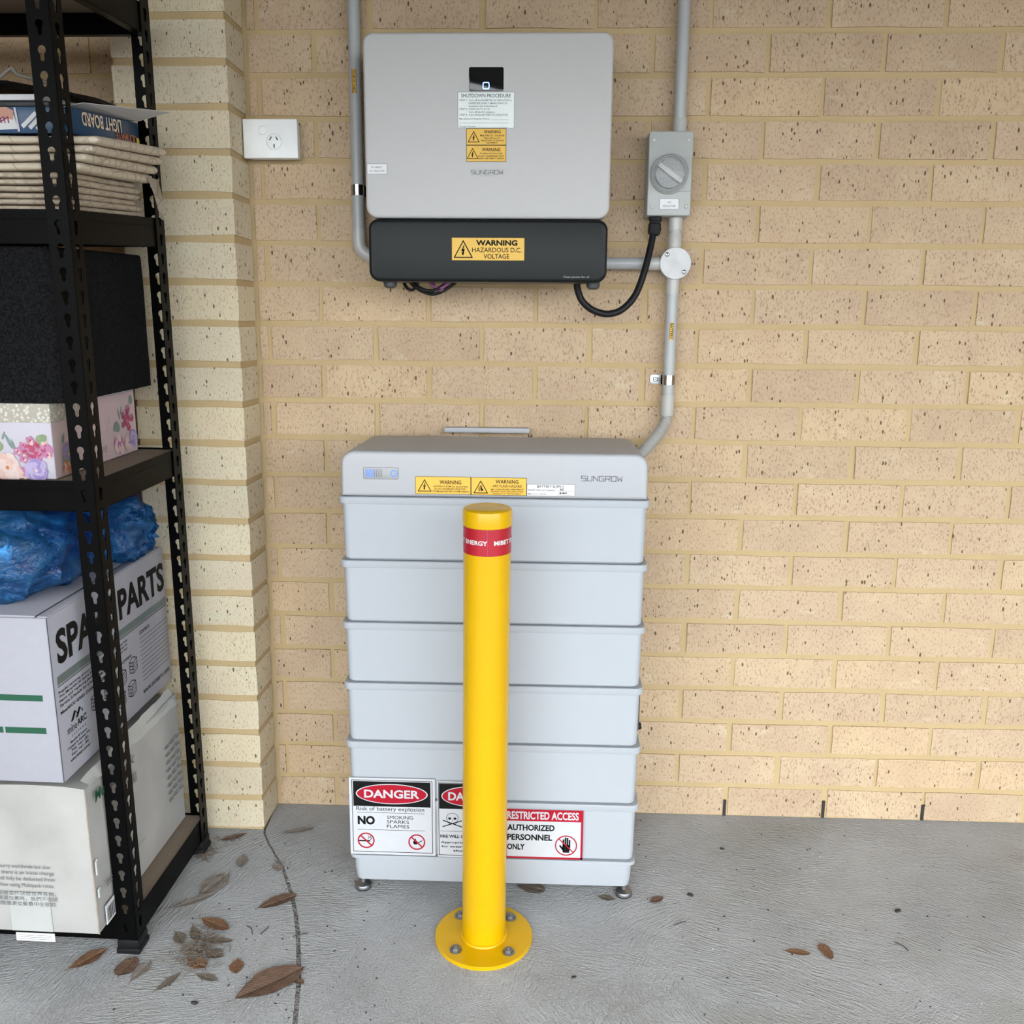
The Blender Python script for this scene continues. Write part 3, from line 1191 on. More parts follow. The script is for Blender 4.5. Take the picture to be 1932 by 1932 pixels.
    for k, s in enumerate(('Regular servicing of your MineARC® Refuge Chamber will', 'The MineARC® Spare Parts Pack allows rapid repair of', 'items and replacing parts as necessary. Please see our', 'Service Schedule for a breakdown of use.')):
        wdt = 0.262 if k < 3 else 0.19
        letters(b, S, s, -0.055, 0.5655 - 0.0082 * k, -0.055 + wdt, 0.5720 - 0.0082 * k, 0.0007, 0.012)
    letters(b, S, 'MineARC® SERIES CHAMBERS SUPPORTED WORLDWIDE', -0.055, 0.5275, 0.22, 0.5340, 0.0007, 0.02)
    decal('description_lettering', b, 'print_black', t)
    b = bmesh.new()
    letters(b, S, 'CONTENTS:', 0.262, 0.5590, 0.312, 0.5665, 0.0007, 0.012)
    for k in range(11):
        stroke(b, S, [(0.262, 0.5500 - 0.0094 * k), (0.398, 0.5500 - 0.0094 * k)], 0.0008)
    decal('contents_form', b, 'print_black', t)
    b = bmesh.new()
    letters(b, S, 'www.minearc.com', 0.258, 0.4270, 0.390, 0.4385, 0.0007, 0.004)
    decal('web_lettering', b, 'print_black', t)
    for u, v in ((0.118, 0.500), (0.175, 0.500), (0.225, 0.508), (0.165, 0.458), (0.212, 0.462), (0.066, 0.500)):
        b = bmesh.new()
        cube_icon(b, S, u, v, 0.034)
        decal('crate_drawing', b, 'print_black', t)
    b = bmesh.new()
    # emblem: two slanted peaks
    for du in (0.0, 0.017):
        flat(b, S, [(-0.026 + du, 0.5000), (-0.018 + du, 0.5000), (-0.006 + du, 0.5130), (-0.012 + du, 0.5170)], 0.0007)
        flat(b, S, [(-0.006 + du, 0.5130), (-0.012 + du, 0.5170), (0.001 + du, 0.5060), (-0.002 + du, 0.5020)][::-1], 0.0007)
    letters(b, S, 'mine', -0.040, 0.4810, -0.008, 0.4955, 0.0007, 0.0)
    letters(b, S, 'ARC', -0.006, 0.4825, 0.028, 0.4955, 0.0007, 0.03)
    letters(b, S, 'SYSTEMS', -0.028, 0.4720, 0.022, 0.4755, 0.0007, 0.0, 0, 1.6)
    decal('maker_emblem', b, 'print_black', t)
    b = bmesh.new()
    for k, (s, a, e) in enumerate((('MineARC® Systems', -0.034, 0.024), ('7 Gympie St, Kewdale WA', -0.046, 0.034), ('Tel: +61 (8)', -0.034, 0.026), ('Fax: +61 (8)', -0.034, 0.026), ('www.minearc.com.au', -0.040, 0.030))):
        letters(b, S, s, a, 0.4600 - 0.0082 * k, e, 0.4665 - 0.0082 * k, 0.0007, 0.012)
    decal('address_lettering', b, 'print_black', t)


build_cartons()


def blob(cx, cy, cz, rx, ry, rz, amp, freq, seed, nu=56, nv=34, flat_z=None, power=2.6):
    """a crumpled bag: superellipsoid with ridged folds, flattened where it rests"""
    bm = bmesh.new()
    rows = []
    sp = lambda x, e: math.copysign(abs(x) ** e, x)
    e = 2.0 / power
    for j in range(nv + 1):
        ph = -pi / 2 + pi * j / nv
        row = []
        for i in range(nu):
            th = 2 * pi * i / nu
            d = Vector((sp(cos(th), e) * sp(cos(ph), e), sp(sin(th), e) * sp(cos(ph), e), sp(sin(ph), e)))
            q = Vector((d.x * 1.3, d.y * 1.3, d.z)) * freq + Vector((seed, seed, seed))
            ridge = 1 - 2 * abs(noise.noise(q)) + 0.6 * (1 - 2 * abs(noise.noise(q * 2.3))) + 0.3 * noise.noise(q * 5)
            s = 1 + amp * (ridge - 0.9)
            p = Vector((cx + d.x * rx * s, cy + d.y * ry * s, cz + d.z * rz * s))
            if flat_z is not None and p.z < flat_z:
                p.z = flat_z + 0.0005 * noise.noise(q * 3)
            row.append(p)
        rows.append(row)
    V = []
    for j, row in enumerate(rows):
        if j in (0, nv):
            V.append([bm.verts.new(sum(row, Vector()) / nu)] * nu)
        else:
            V.append([bm.verts.new(p) for p in row])
    for j in range(nv):
        for i in range(nu):
            k = (i + 1) % nu
            vs_ = []
            for v in (V[j][i], V[j][k], V[j + 1][k], V[j + 1][i]):
                if v not in vs_:
                    vs_.append(v)
            if len(vs_) > 2:
                bm.faces.new(vs_)
    return bm


def build_blue_bags():
    z = 0.7155
    solo('plastic_bag', blob(-0.275, 0.075, z + 0.082, 0.205, 0.135, 0.092, 0.10, 1.9, 3.0, 72, 44, z), 'film_blue',
         'bulging see-through blue plastic bag on top of the white parts carton', 'bag', (-0.275, 0.075, z), SH, None, 60)
    b = blob(-0.150, 0.292, z + 0.066, 0.110, 0.066, 0.074, 0.13, 2.3, 11.0, 64, 40, z)
    solo('plastic_bag', b, 'film_blue', 'knotted tail of blue plastic bag bunched at the back of the parts carton', 'bag', (-0.150, 0.292, z), SH, None, 60)
    solo('wrapped_parcel', blob(-0.300, 0.060, z + 0.065, 0.125, 0.085, 0.040, 0.08, 1.6, 5.0, 36, 20, z + 0.002), 'parcel_sage',
         'grey-green wrapped bundle showing through the bulging blue bag', 'parcel', (-0.30, 0.06, z), SH, None, 60)
    solo('foil_packet', blob(-0.178, 0.010, z + 0.085, 0.022, 0.022, 0.030, 0.25, 3.0, 8.0, 28, 18), 'parcel_foil',
         'small crinkled silver packet inside the bulging blue bag', 'packet', (-0.178, 0.01, z + 0.06), SH, None, 60)


build_blue_bags()


def flower(bm, fr, u, v, r, petals, mi, mc, n=0.0006, seed=0):
    rnd = random.Random(seed)
    big = r > 0.012
    rings = ((r * .66, r * .40, petals + 2), (r * .42, r * .36, petals), (r * .20, r * .27, max(4, petals - 2))) if big else ((r * .62, r * .42, petals), (r * .34, r * .34, max(4, petals - 2)))
    for ring_, (rr, pr, cnt) in enumerate(rings):
        for k in range(cnt):
            a = 2 * pi * (k + 0.5 * ring_) / cnt + rnd.uniform(-.2, .2)
            q_ = rnd.uniform(0.85, 1.15)
            cu, cv = u + rr * cos(a) * q_, v + rr * sin(a) * q_
            wd = rnd.uniform(0.8, 1.15)
            pts = [(cu + pr * (cos(a) * cos(b) * .85 - sin(a) * sin(b) * wd), cv + pr * (sin(a) * cos(b) * .85 + cos(a) * sin(b) * wd)) for b in [2 * pi * q / 10 for q in range(10)]]
            f = bm.faces.new([bm.verts.new(fr.p(x, y, n + 0.0001 * ring_ + 0.00002 * k)) for x, y in pts])
            f.material_index = mi[(ring_ + k + rnd.randint(0, 1)) % len(mi)]
    f = bm.faces.new([bm.verts.new(fr.p(x, y, n + 0.0004)) for x, y in circ(r * (.13 if big else .22), 10, u, v)])
    f.material_index = mc


def leafshape(bm, fr, u, v, L, W, a, mi, n=0.0005):
    pts = []
    for k in range(12):
        b = 2 * pi * k / 12
        x, y = L / 2 * cos(b), W / 2 * sin(b) * (1 - 0.35 * cos(b))
        pts.append((u + x * cos(a) - y * sin(a), v + x * sin(a) + y * cos(a)))
    f = bm.faces.new([bm.verts.new(fr.p(x, y, n)) for x, y in pts])
    f.material_index = mi


PETALS = ['petal_rose', 'petal_mauve', 'petal_violet', 'petal_blush', 'petal_orange', 'leaf_green', 'leaf_teal', 'petal_pale', 'petal_lilac']


def build_gift_box():
    x0, x1, y0, y1, z0, z1 = -0.40, -0.080, 0.024, 0.350, 0.9375, 1.070
    t = thing('gift_box', 'floral keepsake box with lacy lid band on the middle shelf', 'box', ((x0 + x1) / 2, (y0 + y1) / 2, z0), SH)
    obj('body', box(x0 + 0.002, x1 - 0.002, y0 + 0.002, y1 - 0.002, z0, z1 - 0.004, 0.001), ['gift_lilac'], t)
    side_panel = obj('side_panel', plate(side(x1 - 0.002, 0, 0), (y0 + y1) / 2, (z0 + z1) / 2 - 0.004, y1 - y0 - 0.006, z1 - z0 - 0.010, 0.001, -0.0002, 0.0005), 'gift_pink', t, 0)
    b = bmesh.new()
    bx(b, x0 - 0.0005, x1 + 0.0005, y0 - 0.0005, y0 + 0.10, z1 - 0.033, z1, 0.001)
    bx(b, x0 - 0.0005, x1 - 0.0025, y0 + 0.10, y1 + 0.0005, z1 - 0.033, z1, 0.001)
    obj('lid', b, 'lace_paper', t)
    F, S = front(0, y0 + 0.002, 0), side(x1 - 0.0015, 0, 0)
    b = bmesh.new()
    for (u, v, L, W, a, m) in ((-0.100, 1.008, .022, .018, .6, 5), (-0.182, 0.996, .024, .02, 2.2, 5), (-0.160, 1.004, .030, .006, 2.0, 6), (-0.168, 1.014, .016, .004, 1.2, 6),
                               (-0.152, 0.996, .024, .005, 1.8, 6), (-0.087, 0.990, .012, .02, .2, 1)):
        leafshape(b, F, u, v, L, W, a, m)
    for k in range(16):
        rnd = random.Random(k)
        a = 2 * pi * k / 16 * 2.4
        r = 0.006 + 0.022 * (k / 16)
        flower(b, F, -0.120 + r * cos(a) * 1.25, 0.986 + r * sin(a) * 0.75, 0.0085, 5, [0, 1] if k < 9 else [1, 1, 3], 0, 0.0008 + 0.0003 * (k % 4), k)
    flower(b, F, -0.166, 0.957, 0.026, 7, [3, 7, 7], 4, 0.0024, 31)
    flower(b, F, -0.114, 0.953, 0.022, 7, [2, 8, 8], 7, 0.0028, 32)
    flower(b, F, -0.140, 0.948, 0.012, 6, [3, 1], 3, 0.0022, 33)
    decal('floral_print', b, PETALS, t)
    b = bmesh.new()
    for (u, v, L, W, a, m) in ((0.262, 0.998, .022, .026, 1.4, 6), (0.275, 1.022, .026, .005, 1.8, 6), (0.285, 1.028, .020, .004, 1.3, 6), (0.330, 1.045, .02, .016, 1.5, 6), (0.293, 1.020, .022, .004, .9, 6)):
        leafshape(b, S, u, v, L, W, a, m, 0.0009)
    for k in range(12):
        a = 2 * pi * k / 12 * 2.4
        r = 0.004 + 0.019 * (k / 12)
        flower(b, S, 0.306 + r * cos(a) * 1.1, 1.008 + r * sin(a), 0.0085, 5, [0, 0, 1], 0, 0.001 + 0.0003 * (k % 4), k + 50)
    flower(b, S, 0.264, 0.962, 0.021, 7, [3, 1, 7], 1, 0.002, 60)
    flower(b, S, 0.303, 0.960, 0.018, 6, [3, 7], 4, 0.0024, 61)
    flower(b, S, 0.326, 0.966, 0.020, 7, [2, 8], 2, 0.0028, 62)
    decal('floral_print', b, PETALS, t)
    b = bmesh.new()
    flower(b, S, 0.070, 0.975, 0.020, 7, [2, 5], 3, 0.0028, 63)
    flower(b, S, 0.060, 0.952, 0.013, 6, [4, 3], 4, 0.003, 64)
    leafshape(b, S, 0.06, 1.005, .02, .008, 1.2, 6, 0.0009)
    decal('floral_print', b, PETALS, t)
    b = bmesh.new()
    stroke(b, S, [(0.215, 1.010), (0.232, 1.024), (0.238, 1.016), (0.226, 1.004), (0.215, 0.992), (0.236, 1.000), (0.250, 0.990), (0.240, 0.982)], 0.0006, 0.0009)
    decal('script_monogram', b, 'paper_blank_print', t)
    b = bmesh.new()
    letters(b, S, 'live', 0.180, 0.955, 0.216, 0.974, 0.0009)
    decal('lettering', b, 'paper_blank_print', t)


build_gift_box()


def build_felt_box():
    x0, x1, y0, y1, z0, z1 = -0.40, -0.050, 0.020, 0.362, 1.0712, 1.327
    t = thing('storage_cube', 'black felt storage cube standing on the floral keepsake box', 'storage box', ((x0 + x1) / 2, (y0 + y1) / 2, z0), SH)
    bm = box(x0, x1, y0, y1, z0, z1)
    bmesh.ops.subdivide_edges(bm, edges=bm.edges[:], cuts=7, use_grid_fill=True)
    crumple(bm, 0.0025, 8, 2)
    for v in bm.verts:
        v.co.z = max(v.co.z, z0)
    bm.faces.ensure_lookup_table()
    obj('body', bm, 'felt_black', t, 50)
    b = bmesh.new()
    for xx in (x0 + 0.004, x1 - 0.004):
        sweep([(xx, y0 + 0.004, z1), (xx, y1 - 0.004, z1)], 0.005, 8, b)
    for yy in (y0 + 0.004, y1 - 0.004):
        sweep([(x0 + 0.004, yy, z1), (x1 - 0.004, yy, z1)], 0.005, 8, b)
    obj('rim_piping', b, 'felt_black', t)
    b = sweep(catmull([(x0 + 0.13, y0 - 0.001, z1 - 0.03), (x0 + 0.14, y0 - 0.008, z1 - 0.07), (x0 + 0.175, y0 - 0.01, z1 - 0.085), (x0 + 0.21, y0 - 0.008, z1 - 0.07), (x0 + 0.22, y0 - 0.001, z1 - 0.03)], 5), 0.006, 8)
    obj('handle', b, 'bag_black', t)


build_felt_box()


def folded_sheet(x0, x1, y0, y1, z0, z1, seed, waves=0.003):
    """one folded cloth: a soft slab, its edges rounded over like a fold"""
    bm = bmesh.new()
    h = (z1 - z0) / 2
    xs = [0, 0.12, 0.3, 0.55, 0.8, 1.0]
    xs = [x0 + h * (1 - cos(pi / 2 * q)) * 1.2 for q in xs] + [x0 + h * 1.2 + (x1 - x0 - 2.4 * h) * k / 22 for k in range(1, 22)] + [x1 - h * (1 - cos(pi / 2 * q)) * 1.2 for q in xs[::-1]]
    m = 20
    rows = []
    for x in xs:
        d = min(x - x0, x1 - x) / (1.2 * h)
        endf = sqrt(max(0.0, 1 - (1 - d) ** 2)) if d < 1 else 1.0
        row = []
        for j in range(2 * m):
            a = 2 * pi * j / (2 * m)
            cz, sy = sin(a), cos(a)
            yy = math.copysign(abs(sy) ** 0.12, sy)
            zz = math.copysign(abs(cz) ** 0.6, cz)
            y = (y0 + y1) / 2 + yy * ((y1 - y0) / 2 - h * (1 - endf))
            z = (z0 + z1) / 2 + zz * h * max(0.05, endf)
            q = Vector((x * 11, y * 11, z0 * 40 + seed))
            y += noise.noise(q) * waves
            z += noise.noise(q + Vector((4, 4, 4))) * waves * 0.45
            z = min(max(z, z0), z1)
            row.append(bm.verts.new((x + noise.noise(q + Vector((0, 7, 0))) * waves, y, z)))
        rows.append(row)
    for a, b in zip(rows, rows[1:]):
        for j in range(m * 2):
            q = (j + 1) % (m * 2)
            bm.faces.new((a[j], a[q], b[q], b[j]))
    bm.faces.new(rows[0][::-1])
    bm.faces.new(rows[-1])
    return bm


def build_linen():
    ups = ('topmost of the four overhanging cream quilts under the blue toy box', 'second cream quilt down in the overhanging pile under the blue toy box',
           'third cream quilt down in the overhanging pile under the blue toy box', 'lowest of the four overhanging cream quilts, one corner hanging down')
    zs = [1.4580, 1.4725, 1.4865, 1.4995, 1.5135]
    xr = (0.004, 0.016, 0.026, 0.036)
    for i in range(4):
        z0, z1 = zs[i], zs[i + 1]
        bm = folded_sheet(-0.46, xr[i], 0.046, 0.330, z0, z1 - 0.0002, i * 3.1)
        for v in bm.verts:                     # the pile fans open towards the back
            v.co.z = 1.458 + (v.co.z - 1.458) * (1 + 0.20 * (v.co.y - 0.046) / 0.28)
        if i == 0:
            t = thing('folded_quilt', ups[3], 'quilt', (-0.22, 0.19, z0), SH3, 'cream quilts folded on the upper shelf')
            obj('folded_body', bm, 'linen_cream', t, 60)
            b = bmesh.new()
            prev = None
            for k in range(9):
                s = k / 8
                w_ = 0.030 * (1 - s) ** 0.6 + 0.002
                zc = 1.468 - 0.075 * s
                row = [b.verts.new((0.008 + 0.004 * sin(s * 3), 0.318 - w_ + 0.030 * 0.5 * s + 0.006, zc)), b.verts.new((0.017 + 0.004 * sin(s * 3), 0.318 + 0.010 * s, zc - 0.002)),
                       b.verts.new((0.010, 0.322 + w_ * 0.6, zc + 0.004))]
                if prev:
                    for q in range(2):
                        b.faces.new((prev[q], prev[q + 1], row[q + 1], row[q]))
                prev = row
            bmesh.ops.solidify(b, geom=b.faces[:], thickness=0.002)
            obj('hanging_corner', b, 'linen_cream', t, 60)
        else:
            solo('folded_quilt', bm, 'linen_cream', ups[3 - i], 'quilt', (-0.22, 0.19, z0), SH3, 'cream quilts folded on the upper shelf', 60)
    ORD = ('lowest curtain', 'second curtain', 'third curtain', 'fourth curtain', 'fifth curtain', 'topmost curtain, sixth')
    n = 6
    h = (1.4575 - 1.3935) / n
    for i in range(n):
        z0 = 1.3935 + h * i
        solo('folded_curtain', folded_sheet(-0.46, -0.014 + 0.004 * sin(i * 2.2), 0.050 + 0.003 * sin(i), 0.300 + 0.004 * cos(i * 1.7), z0, z0 + h - 0.0002, 20 + i * 2.3, 0.0025), 'linen_dull',
             ORD[i] + ' from the bottom of the pile of flat beige curtains under the quilts', 'curtain', (-0.22, 0.17, z0), SH3, 'beige curtains folded on the upper shelf', 60)


build_linen()


def build_toy_box():
    x0, x1, y0, y1, z0, z1 = -0.36, -0.012, 0.055, 0.318, 1.5165, 1.5565
    t = thing('toy_box', 'flat blue toy carton lying upside down on the cream quilts', 'box', ((x0 + x1) / 2, (y0 + y1) / 2, z0), SHT)
    obj('body', box(x0, x1, y0, y1, z0, z1, 0.0008), 'toy_blue', t)
    # the print reads upside down: u runs backwards and v downwards
    S = Fr((x1, 0, 0), (0, -1, 0), (0, 0, -1))
    for m, bold, n in (('toy_navy', 0.075, 0.0006), ('toy_cream', 0.02, 0.0010)):
        b = bmesh.new()
        letters(b, S, 'LIGHT BOARD', -0.245, -1.5545, -0.100, -1.5325, n, bold)
        decal('lettering', b, m, t)
    for m, bold, n in (('toy_navy', 0.075, 0.0006), ('toy_orange', 0.02, 0.0010)):
        b = bmesh.new()
        letters(b, S, 'ULTIMATE', -0.305, -1.5325, -0.220, -1.5205, n, bold)
        decal('orange_lettering', b, m, t)
    b = bmesh.new()
    flat(b, S, circ(0.006, 12, -0.3105, -1.524))
    decal('yellow_spot', b, 'toy_yellow', t)
    F = front(0, y0, 0)
    b = bmesh.new()
    flat(b, F, [(-0.20, 1.519), (-0.098, 1.523), (-0.102, 1.545), (-0.115, 1.5555), (-0.20, 1.5555)])
    decal('picture_panel', b, 'paper_white', t)
    b = bmesh.new()
    flat(b, F, [(-0.150, 1.540), (-0.128, 1.5425), (-0.104, 1.537), (-0.101, 1.5505), (-0.112, 1.5560), (-0.146, 1.5560)], 0.0010)
    decal('picture_face', b, 'toy_skin', t)
    b = bmesh.new()
    for k in range(5):
        stroke(b, F, [(-0.150 + 0.006 * k, 1.534 + 0.003 * (k % 2)), (-0.140 + 0.007 * k, 1.541), (-0.136 + 0.006 * k, 1.533)], 0.0022, 0.0013)
    decal('picture_hair', b, 'toy_plum', t)
    b = bmesh.new()
    for k in range(3):
        stroke(b, F, [(-0.088 + 0.012 * k, 1.528 - 0.002 * k), (-0.066 + 0.012 * k, 1.546 - 0.002 * k)], 0.0065, 0.0008)
    decal('picture_pens', b, 'paper_white', t)
    b = bmesh.new()
    flat(b, F, [(-0.098, 1.5190), (-0.094, 1.5190), (-0.0965, 1.5555), (-0.100, 1.5555)], 0.0016)
    decal('picture_border', b, 'gift_lilac', t)
    # leaflet sticking out over the end
    b = bmesh.new()
    P = [(-0.040, 0.090, 1.5600), (-0.006, 0.100, 1.5680), (0.043, 0.345, 1.5790), (-0.009, 0.312, 1.5590), (-0.040, 0.305, 1.5600)]
    top = [b.verts.new(p) for p in P]
    bot = [b.verts.new((p[0], p[1], p[2] - 0.0008)) for p in P]
    b.faces.new(top)
    b.faces.new(bot[::-1])
    for i in range(5):
        j = (i + 1) % 5
        b.faces.new((top[j], top[i], bot[i], bot[j]))
    lt = solo('leaflet', b, 'paper_white', 'loose white leaflet sticking out over the blue toy box', 'leaflet', (-0.06, 0.2, 1.5585), SHT, None, 0)
    # flat black case and white booklet on top, towards the front
    t = thing('document_case', 'flat black zip case lying on the blue toy box', 'case', (-0.22, 0.15, 1.5570), SHT)
    b = box(-0.34, -0.046, 0.066, 0.30, 1.5570, 1.5670, 0.003)
    obj('body', b, 'bag_black', t)
    solo('booklet', box(-0.34, -0.0585, 0.062, 0.26, 1.5675, 1.5765, 0.001), 'paper_white', 'white booklet with bent corner on top of the black zip case', 'booklet', (-0.20, 0.16, 1.5675), SHT)
    t = thing('shoulder_bag', 'slumped black bag with grey strap at the top of the shelf pile', 'bag', (-0.22, 0.20, 1.5770), SHT)
    bm = bmesh.new()
    nx, ny = 24, 12
    rows = []
    for i in range(nx + 1):
        s = i / nx
        x = -0.34 + 0.315 * s
        row = []
        for j in range(ny + 1):
            w_ = j / ny
            y = 0.085 + 0.25 * w_
            h = 0.052 * (1 - s) ** 0.55 * sin(pi * min(1, max(0, 0.06 + 0.88 * w_))) ** 0.6
            row.append(bm.verts.new((x, y, 1.5775 + h + 0.004 * noise.noise(Vector((x * 25, y * 25, 2))) * (1 if 0 < i < nx else 0))))
        rows.append(row)
    for a, b_ in zip(rows, rows[1:]):
        for j in range(ny):
            bm.faces.new((a[j], a[j + 1], b_[j + 1], b_[j]))
    bmesh.ops.solidify(bm, geom=bm.faces[:], thickness=0.003)
    obj('body', bm, 'bag_black', t, 60)
    b = sweep(catmull([(-0.150, 0.070, 1.585), (-0.128, 0.078, 1.605), (-0.112, 0.085, 1.618), (-0.106, 0.090, 1.610), (-0.085, 0.10, 1.604), (-0.060, 0.11, 1.598)], 5), 0.0032, 8)
    obj('strap', b, 'strap_grey', t)


build_toy_box()


# ------------------------------------------------------------------ wall equipment
def saddle(parent, cx, cz, r, ty, wdt=0.021, tab=None):
    """polished strap over a conduit; TAB = direction of its ear"""
    b = bmesh.new()
    prof = []
    for k in range(17):
        a = radians(-180 * k / 16)
        prof.append((cx + (r + 0.0012) * cos(a), ty + (r + 0.0012) * sin(a)))
    pts = [(prof[0][0], 0.0)] + prof + [(prof[-1][0], 0.0)]
    outer = [Vector((x, y, 0)) for x, y in pts]
    for z in (cz - wdt / 2,):
        rows = []
        for zz in (cz - wdt / 2, cz + wdt / 2):
            rows.append([b.verts.new((p.x, min(p.y, -0.0005), zz)) for p in outer])
        for i in range(len(outer) - 1):
            b.faces.new((rows[0][i], rows[0][i + 1], rows[1][i + 1], rows[1][i]))
    bmesh.ops.solidify(b, geom=b.faces[:], thickness=0.0012)
    s = obj('saddle_clip', b, 'chrome', parent, 40)
    if tab:
        fr = front(cx + tab * (r + 0.013), -0.0015, cz)
        b = plate(fr, 0, 0, 0.026, 0.021, (0.0005, 0.006, 0.006, 0.0005) if tab < 0 else (0.006, 0.0005, 0.0005, 0.006), -0.001, 0.0012, 0.0003)
        obj('clip_ear', b, 'zinc', s)
        b = bmesh.new()
        ring(fr, circ(0.0055, 20, -0.001), circ(0.0040, 20, -0.001), 0.0010, 0.0032, b)
        rect(b, fr, 0.004, -0.0028, 0.012, -0.0018, 0.0030)
        rect(b, fr, 0.004, 0.0018, 0.012, 0.0028, 0.0030)
        ring(fr, circ(0.0013, 10, -0.001), circ(0.0004, 10, -0.001), 0.001, 0.0032, b)
        obj('screw', b, 'trim_dark_grey', s)
    return s


def vertical_sticker(parent, cx, cy, cz, r, w, h, s):
    """narrow yellow sticker wrapped on an upright conduit, its words reading downwards"""
    ang = lambda u: u / (r + 0.0005)
    P = lambda u, v, n: Vector((cx + (r + n) * sin(ang(u)), cy - (r + n) * cos(ang(u)), cz + v))
    b = bmesh.new()
    k = 6
    row = [[b.verts.new(P(-w / 2 + w * i / k, vv, 0.0004)) for i in range(k + 1)] for vv in (-h / 2, h / 2)]
    for i in range(k):
        b.faces.new((row[0][i], row[0][i + 1], row[1][i + 1], row[1][i]))
    st = decal('cable_sticker', b, 'label_yellow', parent)
    b = bmesh.new()
    letters(b, None, s, -h * 0.46, -w * 0.28, h * 0.46, w * 0.28, warp=lambda u, v: P(v, -u, 0.0008), bold=0.02)
    for (a0, a1, v0, v1) in ((-w / 2, -w / 2 + 0.0007, -h / 2, h / 2), (w / 2 - 0.0007, w / 2, -h / 2, h / 2), (-w / 2, w / 2, h / 2 - 0.0008, h / 2), (-w / 2, w / 2, -h / 2, -h / 2 + 0.0008)):
        b.faces.new([b.verts.new(P(x, y, 0.0008)) for x, y in ((a0, v0), (a1, v0), (a1, v1), (a0, v1))])
    decal('lettering', b, 'print_black', st)
    return st


def build_left_conduit():
    x, y, r = -0.2695, -0.028, 0.0128
    t = thing('conduit', 'grey upright conduit running down beside the left of the inverter', 'conduit', (x, 0, 1.33))
    obj('pipe', tube((x, y, 2.44), (x, y, 1.385), r), 'conduit_grey', t)
    b = tube((x, y, 1.398), (x, y, 1.372), r + 0.0014, 24)
    path = [(x, y, 1.374)]
    for k in range(9):
        a = radians(62 * k / 8)
        path.append((x + 0.030 * (1 - cos(a)), y, 1.372 - 0.030 * sin(a)))
    last = Vector(path[-1])
    d = Vector((sin(radians(62)), 0, -cos(radians(62))))
    path.append(tuple(last + d * 0.03))
    sweep(path, r + 0.0010, 20, b)
    obj('elbow', b, 'fitting_grey', t)
    b = sweep([tuple(last + d * 0.02), tuple(last + d * 0.05 + Vector((0.01, -0.02, 0)))], r, 20)
    obj('stub_pipe', b, 'conduit_grey', t)
    saddle(t, x, 1.4795, r, y, 0.022)
    vertical_sticker(t, x, y, 1.6990, r, 0.0092, 0.049, 'SOLAR DC CABLE')


build_left_conduit()


def warning_triangle(bm, fr, u, v, h, n=0.0008, human=False):
    w = h * 1.12
    A = [(u - w / 2, v), (u + w / 2, v), (u, v + h)]
    stroke(bm, fr, A, h * 0.065, n, True)
    if not human:
        k = h / 10
        bolt = [(u + 0.5 * k, v + 7.2 * k), (u - 1.0 * k, v + 4.0 * k), (u + 0.1 * k, v + 4.5 * k), (u - 0.4 * k, v + 2.4 * k), (u - 0.9 * k, v + 2.6 * k), (u + 0.05 * k, v + 1.2 * k),
                (u + 0.55 * k, v + 2.7 * k), (u + 0.1 * k, v + 2.6 * k), (u + 1.0 * k, v + 5.4 * k), (u - 0.1 * k, v + 4.9 * k)]
        stroke(bm, fr, bolt[:3] + bolt[3:4], h * 0.05, n)
        stroke(bm, fr, [(u - 0.9 * k, v + 2.9 * k), (u - 0.2 * k, v + 1.5 * k), (u + 0.4 * k, v + 3.0 * k)], h * 0.05, n)
        stroke(bm, fr, [(u + 0.5 * k, v + 7.0 * k), (u - 0.7 * k, v + 4.2 * k), (u + 0.7 * k, v + 5.0 * k), (u - 0.2 * k, v + 2.2 * k)], h * 0.055, n)
    else:
        k = h / 10
        flat(bm, fr, [(u - 0.2 * k, v + 6.0 * k), (u + 0.5 * k, v + 7.0 * k), (u + 0.9 * k, v + 4.4 * k), (u + 2.2 * k, v + 2.6 * k), (u + 1.3 * k, v + 1.6 * k), (u + 0.3 * k, v + 1.6 * k), (u + 0.1 * k, v + 3.8 * k)], n)
        stroke(bm, fr, [(u - 0.2 * k, v + 5.6 * k), (u - 1.6 * k, v + 4.6 * k), (u - 1.5 * k, v + 1.8 * k)], h * 0.05, n)
        stroke(bm, fr, [(u + 0.2 * k, v + 4.6 * k), (u - 0.7 * k, v + 3.4 * k), (u - 0.8 * k, v + 1.7 * k)], h * 0.05, n)


def yellow_label(fr, u0, v0, u1, v1, parent, rows, tri=None, human=False, name='warning_label'):
    lb = label_plate(fr, u0, v0, u1, v1, 'label_yellow', parent, name, 0.0006)
    b = bmesh.new()
    frame_lines(b, fr, u0, v0, u1, v1, 0.0007, 0.0009)
    if tri:
        warning_triangle(b, fr, tri[0], tri[1], tri[2], 0.0009, human)
    lines_of(b, fr, rows, 0.0009)
    decal('lettering', b, 'print_black', lb)
    return lb


